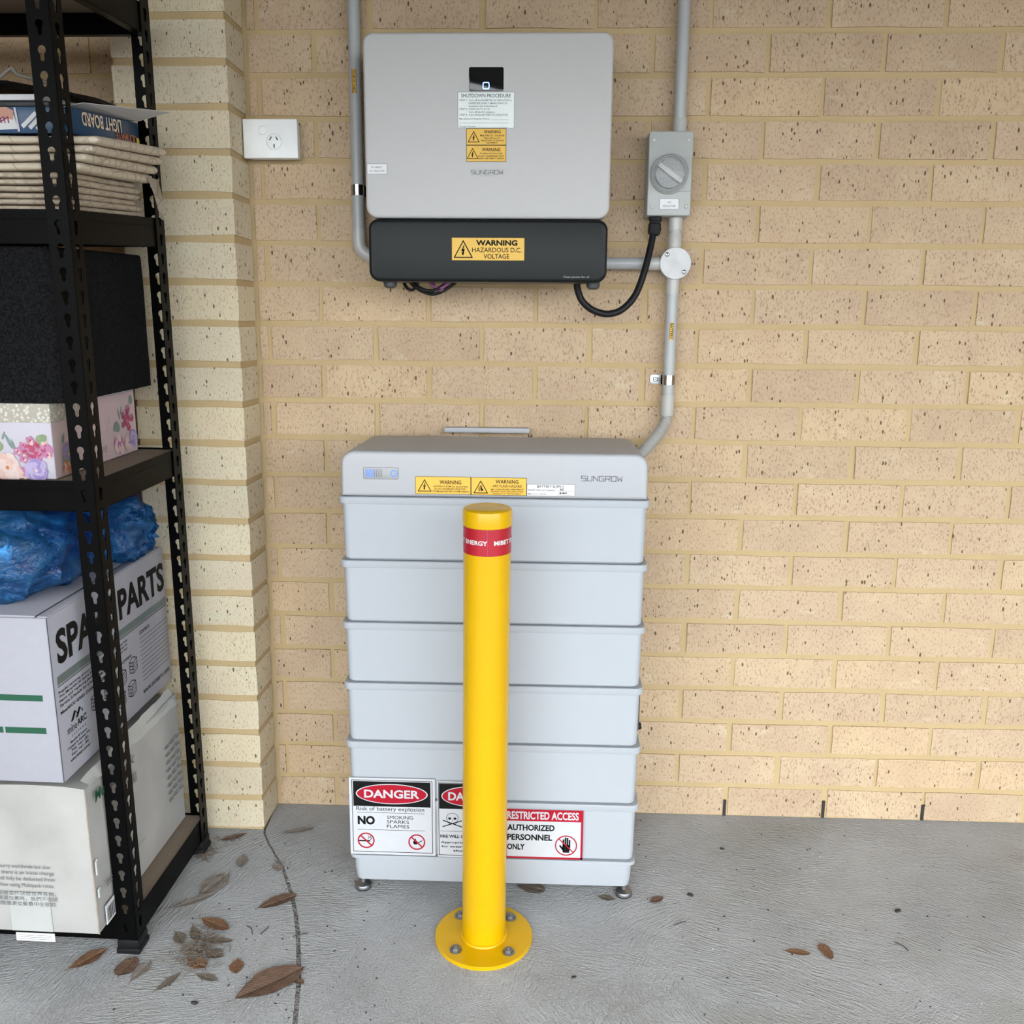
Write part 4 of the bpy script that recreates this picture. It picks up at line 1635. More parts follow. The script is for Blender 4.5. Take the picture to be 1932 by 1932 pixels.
def build_inverter():
    YF = -0.190
    cx = 0.0235
    t = thing('inverter', 'silver wall-mounted solar inverter with dark lower cover', 'inverter', (cx, 0, 1.281))
    F = front(0, YF, 0)
    # rear chassis
    obj('chassis', plate(front(cx, -0.02, 1.515), 0, 0, 0.440, 0.42, 0.02, -0.019, 0.140, 0.004), 'trim_dark_grey', t)
    obj('wall_bracket', plate(front(cx, -0.003, 1.60), 0, 0, 0.30, 0.10, 0.004, -0.002, 0.012), 'zinc_dull', t)
    up = obj('upper_cover', plate(F, cx, (1.405 + 1.7525) / 2, 0.4910, 0.3475, (0.020, 0.020, 0.024, 0.024), -0.070, 0.0, 0.006, None, 4, 8), 'inverter_silver', t, 45)
    lo = obj('lower_cover', plate(front(0, YF + 0.002, 0), cx + 0.0005, (1.280 + 1.4035) / 2, 0.4860, 0.1230, (0.020, 0.020, 0.022, 0.022), -0.080, 0.0, 0.007, None, 4, 8), 'inverter_dark', t, 45)
    # screen with the lit square
    sc = obj('display', plate(F, 0.0212, 1.6663, 0.0680, 0.0438, 0.003, -0.001, 0.0008, 0.0003), 'screen_black', t)
    b = bmesh.new()
    ring(front(0, YF, 0), [(0.0208 + a, 1.6543 + c) for a, c in rr_pts(0.0132, 0.0132, 0.0030, 4)], [(0.0208 + a, 1.6543 + c) for a, c in rr_pts(0.0102, 0.0102, 0.0020, 4)], 0.0008, 0.0012, b)
    obj('status_light', b, 'led_blue', sc, 0)
    # shutdown procedure
    lb = label_plate(F, -0.0350, 1.5755, 0.0768, 1.6428, 'label_mint', t, 'procedure_label', 0.0006)
    b = bmesh.new()
    frame_lines(b, F, -0.0350, 1.5755, 0.0768, 1.6428, 0.0006, 0.0009)
    R = [('SHUTDOWN PROCEDURE', -0.0285, 1.6325, 0.0695, 1.6395, 0.02)]
    y = 1.6255
    for s, a, e in (('STEP 1: ', -0.0318, None), ):
        pass
    for s, a, e, dz in (('STEP 1:', -0.0318, -0.0155, 0), ('Turn off the INVERTER AC ISOLATOR or', -0.0130, 0.0720, 0), ('INVERTER SUPPLY MAIN SWITCH', -0.0130, 0.0620, 1), ('located in the Switchboard', -0.0130, 0.0425, 2),
                        ('STEP 2:', -0.0318, -0.0155, 3), ('Isolate the PV Array', -0.0130, 0.0285, 3), ('Turn off the DC Isolators', -0.0130, 0.0375, 4),
                        ('STEP 3:', -0.0318, -0.0155, 5), ('Turn off the BATTERY DC ISOLATOR', -0.0130, 0.0640, 5)):
        v = 1.6256 - 0.0054 * dz
        R.append((s, a, v, e, v + 0.0036, 0.012))
    R.append(('Manufacturer/Supplier Name:', -0.0318, 1.5910, 0.0278, 1.5946, 0.012))
    R.append(('Contact Number:', -0.0318, 1.5770, 0.0020, 1.5803, 0.012))
    lines_of(b, F, R, 0.0009)
    for u0, u1, v in ((0.0300, 0.0655, 1.5912), (-0.0318, 0.0655, 1.5852), (0.0035, 0.0640, 1.5772)):
        rect(b, F, u0, v, u1, v + 0.0005, 0.0009)
    decal('lettering', b, 'print_grey', lb)
    u0, u1 = -0.0182, 0.0612
    yellow_label(F, u0, 1.5440, u1, 1.5753, t, [('WARNING', 0.0170, 1.5660, 0.0500, 1.5720, 0.015), ('MULTIPLE D.C. SOURCES', 0.0095, 1.5605, 0.0573, 1.5636, 0.012), ('TURN OFF ALL D.C.', 0.0165, 1.5555, 0.0500, 1.5586, 0.012),
                                              ('ISOLATORS TO ISOLATE', 0.0110, 1.5513, 0.0560, 1.5542, 0.012), ('EQUIPMENT', 0.0220, 1.5468, 0.0445, 1.5497, 0.012)], (-0.0035, 1.5500, 0.0195))
    yellow_label(F, u0, 1.5128, u1, 1.5438, t, [('WARNING', 0.0130, 1.5325, 0.0495, 1.5388, 0.015), ('PV ARRAY DC ISOLATORS', 0.0095, 1.5270, 0.0535, 1.5298, 0.012), ('DO NOT DE-ENERGISE THE PV', 0.0050, 1.5223, 0.0570, 1.5251, 0.012),
                                              ('ARRAY AND ARRAY CABLING', 0.0055, 1.5178, 0.0568, 1.5206, 0.012)], (-0.0057, 1.5188, 0.0190))
    # maker's name
    b = bmesh.new()
    logo(b, F, 'SUNGROW', -0.0085, 1.4893, 0.0548, 1.4970)
    rect(b, F, 0.0065, 1.4858, 0.0385, 1.4862, 0.0005)
    decal('maker_lettering', b, 'print_grey', t)
    lb = label_plate(F, -0.2180, 1.4886, -0.1772, 1.5088, 'label_white', t, 'isolator_label', 0.0006)
    b = bmesh.new()
    frame_lines(b, F, -0.2180, 1.4886, -0.1772, 1.5088, 0.0007, 0.0009)
    lines_of(b, F, [('PV ARRAY', -0.2090, 1.5003, -0.1868, 1.5038, 0.01), ('D.C. ISOLATOR', -0.2135, 1.4935, -0.1825, 1.4968, 0.01)], 0.0009)
    decal('lettering', b, 'print_grey', lb)
    F2 = front(0, YF + 0.002, 0)
    yellow_label(F2, -0.0488, 1.3222, 0.0998, 1.3678, t, [('WARNING', 0.0010, 1.3518, 0.0850, 1.3628, 0.04), ('HAZARDOUS D.C.', -0.0070, 1.3388, 0.0935, 1.3480, 0.005), ('VOLTAGE', 0.0165, 1.3262, 0.0685, 1.3355, 0.01)], (-0.0250, 1.3285, 0.0325))
    b = bmesh.new()
    letters(b, F2, 'Clean power for all', 0.1790, 1.2882, 0.2310, 1.2932, 0.0005, 0.0)
    decal('slogan_lettering', b, 'print_pale', t)
    for xx in (cx - 0.205, cx + 0.218):
        obj('connector_cap', lathe([(0.0, -0.010), (0.008, -0.0095), (0.0130, -0.006), (0.0145, 0.0), (0.0145, 0.03)], (xx, -0.150, 1.2775), (0, 0, 1), 20), 'trim_dark_grey', t)


build_inverter()


def build_inverter_cables():
    loops = [('black', -0.150, -0.055, 0.020, -0.135, 0.0036, 'black lead looping lowest beneath the left of the inverter'),
             ('black', -0.156, -0.040, 0.026, -0.128, 0.0036, 'outer black lead of the loops beneath the inverter'),
             ('black', -0.166, -0.120, 0.018, -0.120, 0.0034, 'short black lead at the far left beneath the inverter'),
             ('purple', -0.112, -0.052, 0.014, -0.142, 0.0030, 'upper purple lead looping beneath the inverter'),
             ('purple', -0.102, -0.060, 0.019, -0.138, 0.0030, 'lower purple lead looping beneath the inverter')]
    for i, (c, xa, xb, dip, y, r, lab) in enumerate(loops):
        z = 1.292
        P = [(xa, y + 0.02, z + 0.03), (xa + 0.004, y + 0.01, z), (xa + (xb - xa) * 0.3, y + 0.003 * i - 0.006, z - dip * 0.82 - 0.006), (xa + (xb - xa) * 0.6, y + 0.003 * i - 0.008, z - dip - 0.008),
             (xb - 0.006, y, z - 0.010), (xb + 0.004, y + 0.01, z + 0.006), (xb + 0.006, y + 0.02, z + 0.03)]
        solo('solar_cable', sweep(catmull(P, 8), r, 10), 'cable_' + c, lab, 'cable', ((xa + xb) / 2, y, z - dip), None, 'short leads under the inverter')
    P = [(0.2080, -0.105, 1.310), (0.2085, -0.100, 1.288), (0.2140, -0.095, 1.262), (0.2250, -0.092, 1.2425), (0.2480, -0.088, 1.2260), (0.2790, -0.084, 1.2195), (0.3100, -0.078, 1.2300), (0.3375, -0.070, 1.2610),
         (0.3560, -0.060, 1.3110), (0.3680, -0.048, 1.3600), (0.3740, -0.040, 1.3920), (0.3765, -0.038, 1.4120)]
    t = thing('power_cable', 'thick black cable hanging in a U from inverter to isolator switch', 'cable', (0.279, -0.084, 1.2195))
    obj('sheath', sweep(catmull(P, 8), 0.0074, 16), 'cable_black', t)
    b = lathe([(0.0085, -0.036), (0.0125, -0.033), (0.0135, -0.026), (0.0135, -0.012), (0.0118, -0.010), (0.0118, -0.006), (0.0140, -0.005), (0.0140, 0.004)], (0.3775, -0.038, 1.4225), (0.05, 0, 1), 8)
    obj('cable_gland', b, 'rubber_black', t, 30)


build_inverter_cables()


def build_right_run():
    x, y, r = 0.4225, -0.028, 0.0128
    # upper pipe
    t = thing('conduit', 'grey upright conduit coming down into the top of the isolator switch', 'conduit', (x, 0, 1.6))
    obj('pipe', tube((x - 0.001, y, 2.44), (x, y, 1.62), r), 'conduit_grey', t)
    obj('coupling', lathe([(r + 0.001, 0.030), (r + 0.0018, 0.028), (r + 0.0018, 0.004), (r + 0.0022, 0.0)], (x + 0.001, y, 1.597), (0, 0, 1), 24), 'fitting_grey', t)
    # isolator
    cx, z0, z1 = 0.4025, 1.4255, 1.5960
    cz = (z0 + z1) / 2
    t = thing('isolator_switch', 'grey rotary isolator switch box with clear-covered knob', 'switch', (cx, 0, z0))
    F = front(cx, -0.062, cz)
    obj('body', plate(F, 0, 0, 0.0925, 0.1700, 0.004, -0.061, -0.010, 0.001), 'isolator_grey', t)
    obj('cover', plate(F, 0, 0, 0.0925, 0.1700, 0.004, -0.0098, 0.0, 0.0025, None, 3), 'isolator_grey', t)
    ku, kv = -0.0020, -0.0015
    b = bmesh.new()
    prism(F, [(ku + 0.002, kv - 0.036), (0.0445, kv - 0.034), (0.0445, kv + 0.034), (ku + 0.002, kv + 0.036)], -0.001, 0.0035, 0.001, b)
    lathe([(0.041, 0.0), (0.041, 0.003), (0.039, 0.005), (0.036, 0.005)], F.p(ku, kv, -0.0005), F.n, 40, b)
    obj('escutcheon', b, 'isolator_grey', t, 40)
    kn = obj('knob', lathe([(0.030, 0.0), (0.030, 0.010), (0.029, 0.011), (0.0, 0.011)], F.p(ku, kv, 0.004), F.n, 40), 'knob_grey', t)
    a = radians(-36)
    G = Fr(F.p(ku, kv, 0.015), F.u * cos(a) + F.v * sin(a), -F.u * sin(a) + F.v * cos(a))
    obj('grip', plate(G, 0, 0, 0.060, 0.0105, 0.002, -0.002, 0.0105, 0.0014), 'fitting_grey', kn)
    b = bmesh.new()
    rect(b, G, -0.029, 0.0008, 0.020, 0.0028, 0.0110)
    decal('pointer_line', b, 'print_white', kn)
    b = lathe([(0.0375, 0.0), (0.0375, 0.012), (0.0370, 0.0255), (0.033, 0.0285), (0.0, 0.0295)], F.p(ku, kv, 0.003), F.n, 40, None, False)
    obj('clear_cover', b, 'clear_dome', t, 60)
    b = bmesh.new()
    ring(F, circ(0.0385, 40, ku, kv), circ(0.0345, 40, ku, kv), 0.0045, 0.0095, b)
    obj('cover_rim', b, 'isolator_grey', t, 0)
    for u in (-0.0365, 0.0365):
        for v in (-0.0665, 0.0665):
            obj('screw', lathe([(0.0042, 0.0), (0.0042, 0.0008), (0.003, 0.0016), (0.0, 0.0012)], F.p(u, v, 0), F.n, 14), 'fitting_grey', t)
    lb = label_plate(F, -0.0200, -0.0725, 0.0215, -0.0505, 'label_white', t, 'isolator_label', 0.0007)
    b = bmesh.new()
    frame_lines(b, F, -0.0200, -0.0725, 0.0215, -0.0505, 0.0007, 0.0010)
    lines_of(b, F, [('AC', -0.0030, -0.0600, 0.0050, -0.0558, 0.01), ('ISOLATOR', -0.0125, -0.0676, 0.0140, -0.0635, 0.01)], 0.0010)
    decal('lettering', b, 'print_grey', lb)
    # short run to the junction box, box itself, side pipe
    t = thing('junction_box', 'round grey junction box with screwed metal lid below the isolator', 'junction box', (0.4240, 0, 1.3285))
    c = (0.4240, -0.0, 1.3285)
    obj('body', lathe([(0.0320, 0.002), (0.0320, 0.042)], c, (0, -1, 0), 40), 'fitting_grey', t)
    ld = obj('lid', lathe([(0.0335, 0.042), (0.0340, 0.0425), (0.0340, 0.0450), (0.0330, 0.0457), (0.0, 0.0457)], c, (0, -1, 0), 48), 'brushed_lid', t)
    for dx, dz in ((-0.0190, 0.0185), (0.0190, -0.0180)):
        s = obj('screw', lathe([(0.0046, 0.0450), (0.0046, 0.0466), (0.0030, 0.0474), (0.0, 0.0474)], (c[0] + dx, 0, c[2] + dz), (0, -1, 0), 16), 'chrome', ld)
        b = bmesh.new()
        fr = front(c[0] + dx, -0.0476, c[2] + dz)
        ring(fr, circ(0.0046, 16), circ(0.0036, 16), -0.0004, 0.0002, b)
        flat(b, fr, circ(0.0014, 8), 0.0003)
        obj('screw_recess', b, 'trim_dark_grey', ld, 0)
    b = bmesh.new()
    q = radians(-48)
    fr = Fr((c[0], -0.0459, c[2]), (cos(q), 0, sin(q)), (-sin(q), 0, cos(q)))
    for k in range(3):
        rect(b, fr, -0.008, 0.004 - 0.004 * k, 0.008 - 0.003 * k, 0.0052 - 0.004 * k, 0.0002)
    decal('embossed_mark', b, 'print_pale', ld)
    b = lathe([(r + 0.0016, 0.0), (r + 0.0016, 0.032), (r + 0.0008, 0.034), (r + 0.0008, 0.036), (r + 0.0018, 0.037), (r + 0.0018, 0.0385), (r + 0.0008, 0.0395), (r + 0.0008, 0.041), (r + 0.0018, 0.042), (r + 0.0024, 0.068)], (0.4225, y, 1.357), (0, 0, 1), 24)
    obj('upper_spigot', b, 'fitting_grey', t)
    b = lathe([(r + 0.0016, 0.0), (r + 0.0016, 0.036)], (0.4220, y, 1.264), (0, 0, 1), 24)
    obj('lower_spigot', b, 'fitting_grey', t)
    b = lathe([(r + 0.0014, 0.0), (r + 0.0014, 0.045)], (0.352, y, 1.3285), (1, 0, 0), 24)
    obj('side_spigot', b, 'fitting_grey', t)
    solo('conduit', tube((0.20, y, 1.3285), (0.372, y, 1.3285), r), 'conduit_grey', 'short level grey conduit between inverter and round junction box', 'conduit', (0.28, y, 1.3285))
    # lower pipe with flexible tail into the battery
    t = thing('conduit', 'grey conduit dropping from the junction box to the battery, ending corrugated', 'conduit', (x, 0, 0.98))
    obj('pipe', tube((0.4220, y, 1.275), (0.4215, y, 1.040), r), 'conduit_grey', t)
    b = lathe([(r + 0.0010, 0.0), (r + 0.0022, 0.004), (r + 0.0018, 0.045)], (0.4205, y, 0.997), (0.02, 0, 1), 24)
    obj('coupling', b, 'fitting_grey', t)
    P = catmull([(0.4205, y, 1.000), (0.4180, y - 0.004, 0.984), (0.4060, y - 0.012, 0.962), (0.3890, y - 0.024, 0.942), (0.3700, y - 0.040, 0.924), (0.3450, y - 0.062, 0.904)], 30)
    # even steps along the path
    L = [0.0]
    for a_, b_ in zip(P, P[1:]):
        L.append(L[-1] + (b_ - a_).length)
    n = int(L[-1] / 0.00075)
    Q = []
    j = 0
    for k in range(n):
        s = L[-1] * k / (n - 1)
        while j < len(L) - 2 and L[j + 1] < s:
            j += 1
        f = (s - L[j]) / max(1e-9, L[j + 1] - L[j])
        Q.append(P[j].lerp(P[j + 1], f))
    obj('corrugated_tail', sweep(Q, lambda i: r - 0.0014 + 0.0021 * sin(2 * pi * i / 7.0), 16), 'fitting_grey', t, 80)
    saddle(t, 0.4215, 1.0765, r, y, 0.0215, -1)
    vertical_sticker(t, 0.4220, y, 1.1835, r, 0.0085, 0.037, 'BATTERY')


build_right_run()


def build_socket():
    x0, x1, z0, z1 = -0.5125, -0.3945, 1.5435, 1.6235
    cx, cz = (x0 + x1) / 2, (z0 + z1) / 2
    t = thing('power_socket', 'white single power socket with round switch mounted beside the pier', 'socket', (cx, 0, z0))
    F = front(cx, -0.043, cz)
    obj('mounting_block', plate(F, 0, 0, 0.108, 0.074, 0.003, -0.042, -0.010, 0.0), 'socket_white', t)
    obj('face_plate', plate(F, 0, 0, x1 - x0, z1 - z0, 0.0025, -0.010, 0.0, 0.0015, None, 3), 'socket_white', t)
    ou, ov = 0.0075, -0.0065
    s = obj('outlet', lathe([(0.0160, 0.0), (0.0160, 0.0006), (0.0150, 0.0009), (0.0, 0.0009)], F.p(ou, ov, 0), F.n, 32), 'socket_white', t)
    b = bmesh.new()
    for du, dv, a in ((-0.0068, 0.0065, -28), (0.0068, 0.0065, 28), (0.0005, -0.0088, 0)):
        a = radians(a)
        fr = Fr(F.p(ou + du, ov + dv, 0.0009), F.u * cos(a) + F.v * sin(a), -F.u * sin(a) + F.v * cos(a))
        rect(b, fr, -0.0012, -0.0042, 0.0012, 0.0042, 0.0002)
    decal('slot', b, 'slot_dark', s)
    b = bmesh.new()
    ring(F, circ(0.0166, 40, ou, ov), circ(0.0161, 40, ou, ov), 0.0, 0.0003, b)
    obj('outlet_groove', b, 'print_pale', t, 0)
    su, sv = -0.0160, 0.0165
    b = plate(F, su, sv, 0.0155, 0.0180, 0.0072, -0.0005, 0.0035, 0.0012, None, 3)
    k = obj('switch', b, 'socket_white', t)


build_socket()


# ------------------------------------------------------------------ battery
def icon_circle_bar(bmr, fr, u, v, r):
    ring(fr, circ(r, 32, u, v), circ(r * 0.84, 32, u, v), 0.0009, 0.0012, bmr)
    d = r * 0.66
    stroke(bmr, fr, [(u - d, v + d), (u + d, v - d)], r * 0.17, 0.0013)


def build_battery():
    cx, YF = 0.0477, -0.360
    YB = -0.075
    W, WB = 0.6120, 0.5985
    BT = [0.8625 - 0.1290 * i for i in range(7)]
    t = thing('battery_stack', 'tall stack of pale grey home battery modules against the brick wall', 'battery', (cx, -0.21, floor_z(-0.21)))
    # lid
    F = front(cx, YF + 0.004, 0)
    b = plate(front(cx, YF + 0.004, (BT[0] + 0.9515) / 2), 0, 0.0, 0.5985, 0.9515 - BT[0], (0.026, 0.026, 0.001, 0.001), -(YB - YF - 0.03), 0.0, 0.007, None, 4, 8)
    ld = obj('lid', b, 'battery_lid', t, 45)
    b = plate(front(cx, YB - 0.028, (BT[0] + 0.948) / 2), 0, 0.0, 0.590, 0.948 - BT[0], (0.022, 0.022, 0.001, 0.001), -0.04, 0.0, 0.002, None, 2, 8)
    obj('lid_rear', b, 'battery_lid', t, 45)
    for i in range(6):
        z1, z0 = BT[i], BT[i + 1]
        b = bmesh.new()
        plan = rr_pts(1, 1, 0.02, 4)

        def loop(w, d, r, z, yc):
            return [b.verts.new((cx + x, yc + y, z)) for x, y in rr_pts(w, d, r, 5)]
        yc = (YF + YB) / 2
        D = YB - YF
        secs = [(WB - 0.012, D - 0.016, 0.012, z0 + 0.0005), (WB - 0.004, D - 0.010, 0.014, z0 + 0.004), (WB - 0.002, D - 0.009, 0.014, z0 + 0.020), (WB + 0.001, D - 0.008, 0.014, z1 - 0.0155),
                (W - 0.002, D - 0.001, 0.016, z1 - 0.0148), (W, D, 0.016, z1 - 0.0135), (W, D, 0.016, z1 - 0.0030), (W - 0.003, D - 0.003, 0.015, z1 - 0.0010), (W - 0.030, D - 0.03, 0.015, z1 - 0.0009)]
        L = [loop(w, d, r, z, yc) for w, d, r, z in secs]
        for a_, b_ in zip(L, L[1:]):
            k = len(a_)
            for q in range(k):
                b.faces.new((a_[q], a_[(q + 1) % k], b_[(q + 1) % k], b_[q]))
        b.faces.new(L[0][::-1])
        b.faces.new(L[-1])
        m = obj('battery_module', b, 'battery_white', t, 30)
        s = bmesh.new()
        bx(s, cx - WB / 2 + 0.012, cx + WB / 2 - 0.012, YF + 0.012, YB - 0.012, z1 - 0.0012, z1 + 0.0006)
        obj('seam', s, 'seam_dark', m, 0)
    # base and feet
    b = bmesh.new()
    z1 = BT[6]
    yc, D = (YF + YB) / 2, YB - YF
    secs = [(0.574, D - 0.03, 0.014, 0.0225), (0.584, D - 0.020, 0.016, 0.0255), (0.590, D - 0.012, 0.016, 0.050), (0.592, D - 0.010, 0.016, z1 - 0.0100), (0.606, D - 0.002, 0.016, z1 - 0.0090), (0.606, D - 0.002, 0.016, z1 - 0.001)]
    L = [[b.verts.new((cx + x, yc + y, z)) for x, y in rr_pts(w, d, r, 5)] for w, d, r, z in secs]
    for a_, b_ in zip(L, L[1:]):
        for q in range(len(a_)):
            b.faces.new((a_[q], a_[(q + 1) % len(a_)], b_[(q + 1) % len(a_)], b_[q]))
    b.faces.new(L[0][::-1])
    b.faces.new(L[-1])
    obj('base', b, 'battery_white', t, 30)
    for xx in (-0.2345, 0.3310):
        for yy in (-0.325, -0.115):
            fz = floor_z(yy)
            f = obj('foot', lathe([(0.0135, 0.0005), (0.0175, 0.002), (0.0182, 0.006), (0.0165, 0.010), (0.0090, 0.0125), (0.0055, 0.014), (0.0055, 0.040)], (xx, yy, fz), (0, 0, 1), 28), 'zinc_dull', t)
            obj('rubber_pad', lathe([(0.0175, 0.0), (0.0175, 0.003)], (xx, yy, fz), (0, 0, 1), 28), 'rubber_black', f)
    obj('wall_bracket', plate(front(0.0135, -0.012, 0.958), 0, 0, 0.195, 0.011, 0.003, -0.011, 0.014, 0.001), 'battery_lid', t)
    b = box(-0.02, 0.05, -0.10, -0.010, 0.930, 0.940)
    obj('bracket_arm', b, 'zinc_dull', t, 0)
    # plug on the right flank
    b = plate(Fr((cx + WB / 2 - 0.001, -0.235, 0.386), (0, 1, 0), (0, 0, 1)), 0, 0, 0.060, 0.098, 0.010, -0.002, 0.012, 0.004, None, 3)
    hd = obj('side_connector', b, 'trim_dark_grey', t)
    obj('connector_knob', lathe([(0.008, 0.0), (0.008, 0.010), (0.006, 0.013), (0.0, 0.013)], (cx + WB / 2 + 0.006, -0.235, 0.338), (1, 0, 0.2), 16), 'rubber_black', hd)
    # display on the lid
    F = front(0, YF + 0.004, 0)
    dz, dx = 0.0, 0.0
    ds = obj('display', plate(F, -0.1725, 0.9085, 0.0690, 0.0235, 0.003, -0.001, 0.0006, 0.0003), 'display_grey', t)
    b = bmesh.new()
    ring(F, [(-0.1725 + a, 0.9085 + c) for a, c in rr_pts(0.0690, 0.0235, 0.003, 4)], [(-0.1725 + a, 0.9085 + c) for a, c in rr_pts(0.0676, 0.0221, 0.0025, 4)], 0.0006, 0.0009, b)
    for k in range(5, 10):
        rect(b, F, -0.2020 + 0.0034 * k, 0.9010, -0.2009 + 0.0034 * k, 0.9165, 0.0009)
    decal('charge_marks', b, 'print_grey', ds)
    b = bmesh.new()
    for k in range(5):
        rect(b, F, -0.2022 + 0.0034 * k, 0.9010, -0.2003 + 0.0034 * k, 0.9165, 0.0009)
    ring(F, circ(0.0068, 24, -0.1468, 0.9085), circ(0.0050, 24, -0.1468, 0.9085), 0.0006, 0.0010, b)
    flat(b, F, [(-0.1480, 0.9060), (-0.1452, 0.9075), (-0.1460, 0.9088), (-0.1445, 0.9105), (-0.1475, 0.9092), (-0.1468, 0.9080)], 0.0009)
    decal('status_light', b, 'led_pale_blue', ds)
    yellow_label(F, -0.1052, 0.8688, 0.0036, 0.9037, t, [('WARNING', -0.0575, 0.8888, -0.0150, 0.8965, 0.015), ('BATTERY SYSTEM DC ISOLATORS', -0.0690, 0.8825, -0.0030, 0.8858, 0.012),
                                                         ('DO NOT DE-ENERGISE THE BATTERY', -0.0680, 0.8778, -0.0050, 0.8811, 0.012), ('SYSTEM AND BATTERY SYSTEM CABLING', -0.0715, 0.8728, -0.0000, 0.8761, 0.012)], (-0.0870, 0.8745, 0.0225))
    yellow_label(F, 0.0040, 0.8682, 0.1124, 0.9032, t, [('WARNING', 0.0520, 0.8915, 0.0965, 0.8990, 0.015), ('ARC FLASH HAZARD', 0.0460, 0.8840, 0.1030, 0.8890, 0.008), ('ARC FLASH HAZARD APPROPRIATE', 0.0425, 0.8785, 0.1065, 0.8815, 0.012),
                                                        ('PPE AND TOOLS REQUIRED WHILE', 0.0428, 0.8740, 0.1060, 0.8770, 0.012), ('WORKING ON THIS EQUIPMENT', 0.0460, 0.8698, 0.1025, 0.8726, 0.012)], (0.0230, 0.8725, 0.0235), True)
    lb = label_plate(F, 0.1128, 0.8680, 0.2065, 0.8915, 'label_white', t, 'battery_supply_label', 0.0006)
    b = bmesh.new()
    frame_lines(b, F, 0.1128, 0.8680, 0.2065, 0.8915, 0.0005, 0.0009)
    lines_of(b, F, [('BATTERY SUPPLY', 0.1330, 0.8845, 0.1855, 0.8893, 0.01), ('SHORT CIRCUIT CURRENT', 0.1150, 0.8780, 0.1690, 0.8810, 0.01), ('MAX D.C. VOLTS', 0.1150, 0.8705, 0.1500, 0.8735, 0.01),
                    ('60', 0.1775, 0.8790, 0.1850, 0.8838, 0.02), ('440', 0.1750, 0.8722, 0.1910, 0.8762, 0.02), ('A', 0.2005, 0.8778, 0.2025, 0.8800), ('V', 0.2005, 0.8703, 0.2025, 0.8725)], 0.0009)
    rect(b, F, 0.1720, 0.8778, 0.1985, 0.8783, 0.0009)
    rect(b, F, 0.1720, 0.8703, 0.1985, 0.8708, 0.0009)
    decal('lettering', b, 'print_black', lb)
    b = bmesh.new()
    logo(b, F, 'SUNGROW', 0.2185, 0.8990, 0.2970, 0.9085)
    decal('maker_lettering', b, 'print_grey', t)

    # danger signs on the lowest modules
    Y1 = YF - 0.0006
    F = front(0, Y1, 0)

    def danger_head(b_bl, u0, u1, v0, v1, sg):
        s = bmesh.new()
        rect(s, F, u0, v0, u1, v1, 0.0010)
        decal('black_header', s, 'sign_black', sg)
        cu, cv, ru, rv = (u0 + u1) / 2, (v0 + v1) / 2 + 0.0005, (u1 - u0) * 0.465, (v1 - v0) * 0.405
        s = bmesh.new()
        flat(s, F, circ(ru, 48, cu, cv, rv), 0.0013)
        decal('white_oval', s, 'sign_white', sg)
        s = bmesh.new()
        flat(s, F, circ(ru * 0.965, 48, cu, cv, rv * 0.92), 0.0016)
        decal('red_oval', s, 'print_red', sg)
        s = bmesh.new()
        letters(s, F, 'DANGER', cu - ru * 0.77, cv - rv * 0.40, cu + ru * 0.77, cv + rv * 0.42, 0.0019, 0.03)
        decal('white_lettering', s, 'sign_white', sg)

    u0, u1, v0, v1 = -0.2520, -0.0715, 0.0915, 0.2665
    sg = label_plate(F, u0, v0, u1, v1, 'sign_white', t, 'danger_sign', 0.0007)
    b = bmesh.new()
    frame_lines(b, F, u0 + 0.0055, v0 + 0.0055, u1 - 0.0055, v1 - 0.0045, 0.0012, 0.0010)
    letters(b, F, 'Risk of battery explosion', -0.2375, 0.1900, -0.0945, 0.2015, 0.0010, 0.0)
    rect(b, F, -0.2360, 0.1876, -0.0945, 0.1884, 0.0010)
    letters(b, F, 'NO', -0.2355, 0.1600, -0.1990, 0.1800, 0.0010, 0.05)
    for k, s in enumerate(('SMOKING', 'SPARKS', 'FLAMES')):
        letters(b, F, s, -0.1735, 0.1742 - 0.0103 * k, -0.1735 + (0.0550, 0.0465, 0.0470)[k], 0.1818 - 0.0103 * k, 0.0010, 0.0)
    rect(b, F, -0.2360, 0.1482, -0.0935, 0.1490, 0.0010)
    # cigarette and flame
    stroke(b, F, [(-0.2320, 0.1225), (-0.2120, 0.1225)], 0.0034, 0.0010)
    stroke(b, F, [(-0.2100, 0.1245), (-0.2070, 0.1285), (-0.2100, 0.1320), (-0.2065, 0.1365)], 0.0012, 0.0010)
    stroke(b, F, [(-0.2150, 0.1260), (-0.2120, 0.1310), (-0.2140, 0.1345)], 0.0010, 0.0010)
    flat(b, F, [(-0.1170, 0.1170), (-0.1110, 0.1170), (-0.1085, 0.1215), (-0.1110, 0.1260), (-0.1125, 0.1240), (-0.1130, 0.1310), (-0.1170, 0.1260), (-0.1190, 0.1215)], 0.0010)
    stroke(b, F, [(-0.1110, 0.1190), (-0.1000, 0.1260)], 0.0016, 0.0010)
    decal('lettering', b, 'sign_black', sg)
    for uu, vv in ((-0.2185, 0.1235), (-0.1110, 0.1225)):
        b = bmesh.new()
        icon_circle_bar(b, F, uu, vv, 0.0180)
        decal('red_prohibition_mark', b, 'print_red', sg)
    danger_head(None, u0 + 0.0085, u1 - 0.0095, 0.2025, 0.2590, sg)

    # second danger sign, mostly behind the bollard
    u0, u1, v0, v1 = -0.0665, 0.0760, 0.0900, 0.2630
    sg = label_plate(F, u0, v0, u1, v1, 'sign_white', t, 'danger_sign', 0.0007)
    b = bmesh.new()
    frame_lines(b, F, u0 + 0.002, v0 + 0.004, u1 - 0.002, v1 - 0.003, 0.0012, 0.0010)
    letters(b, F, 'FIRE WILL CAUSE TOXIC FUMES', -0.0610, 0.1345, 0.0710, 0.1415, 0.0010, 0.03)
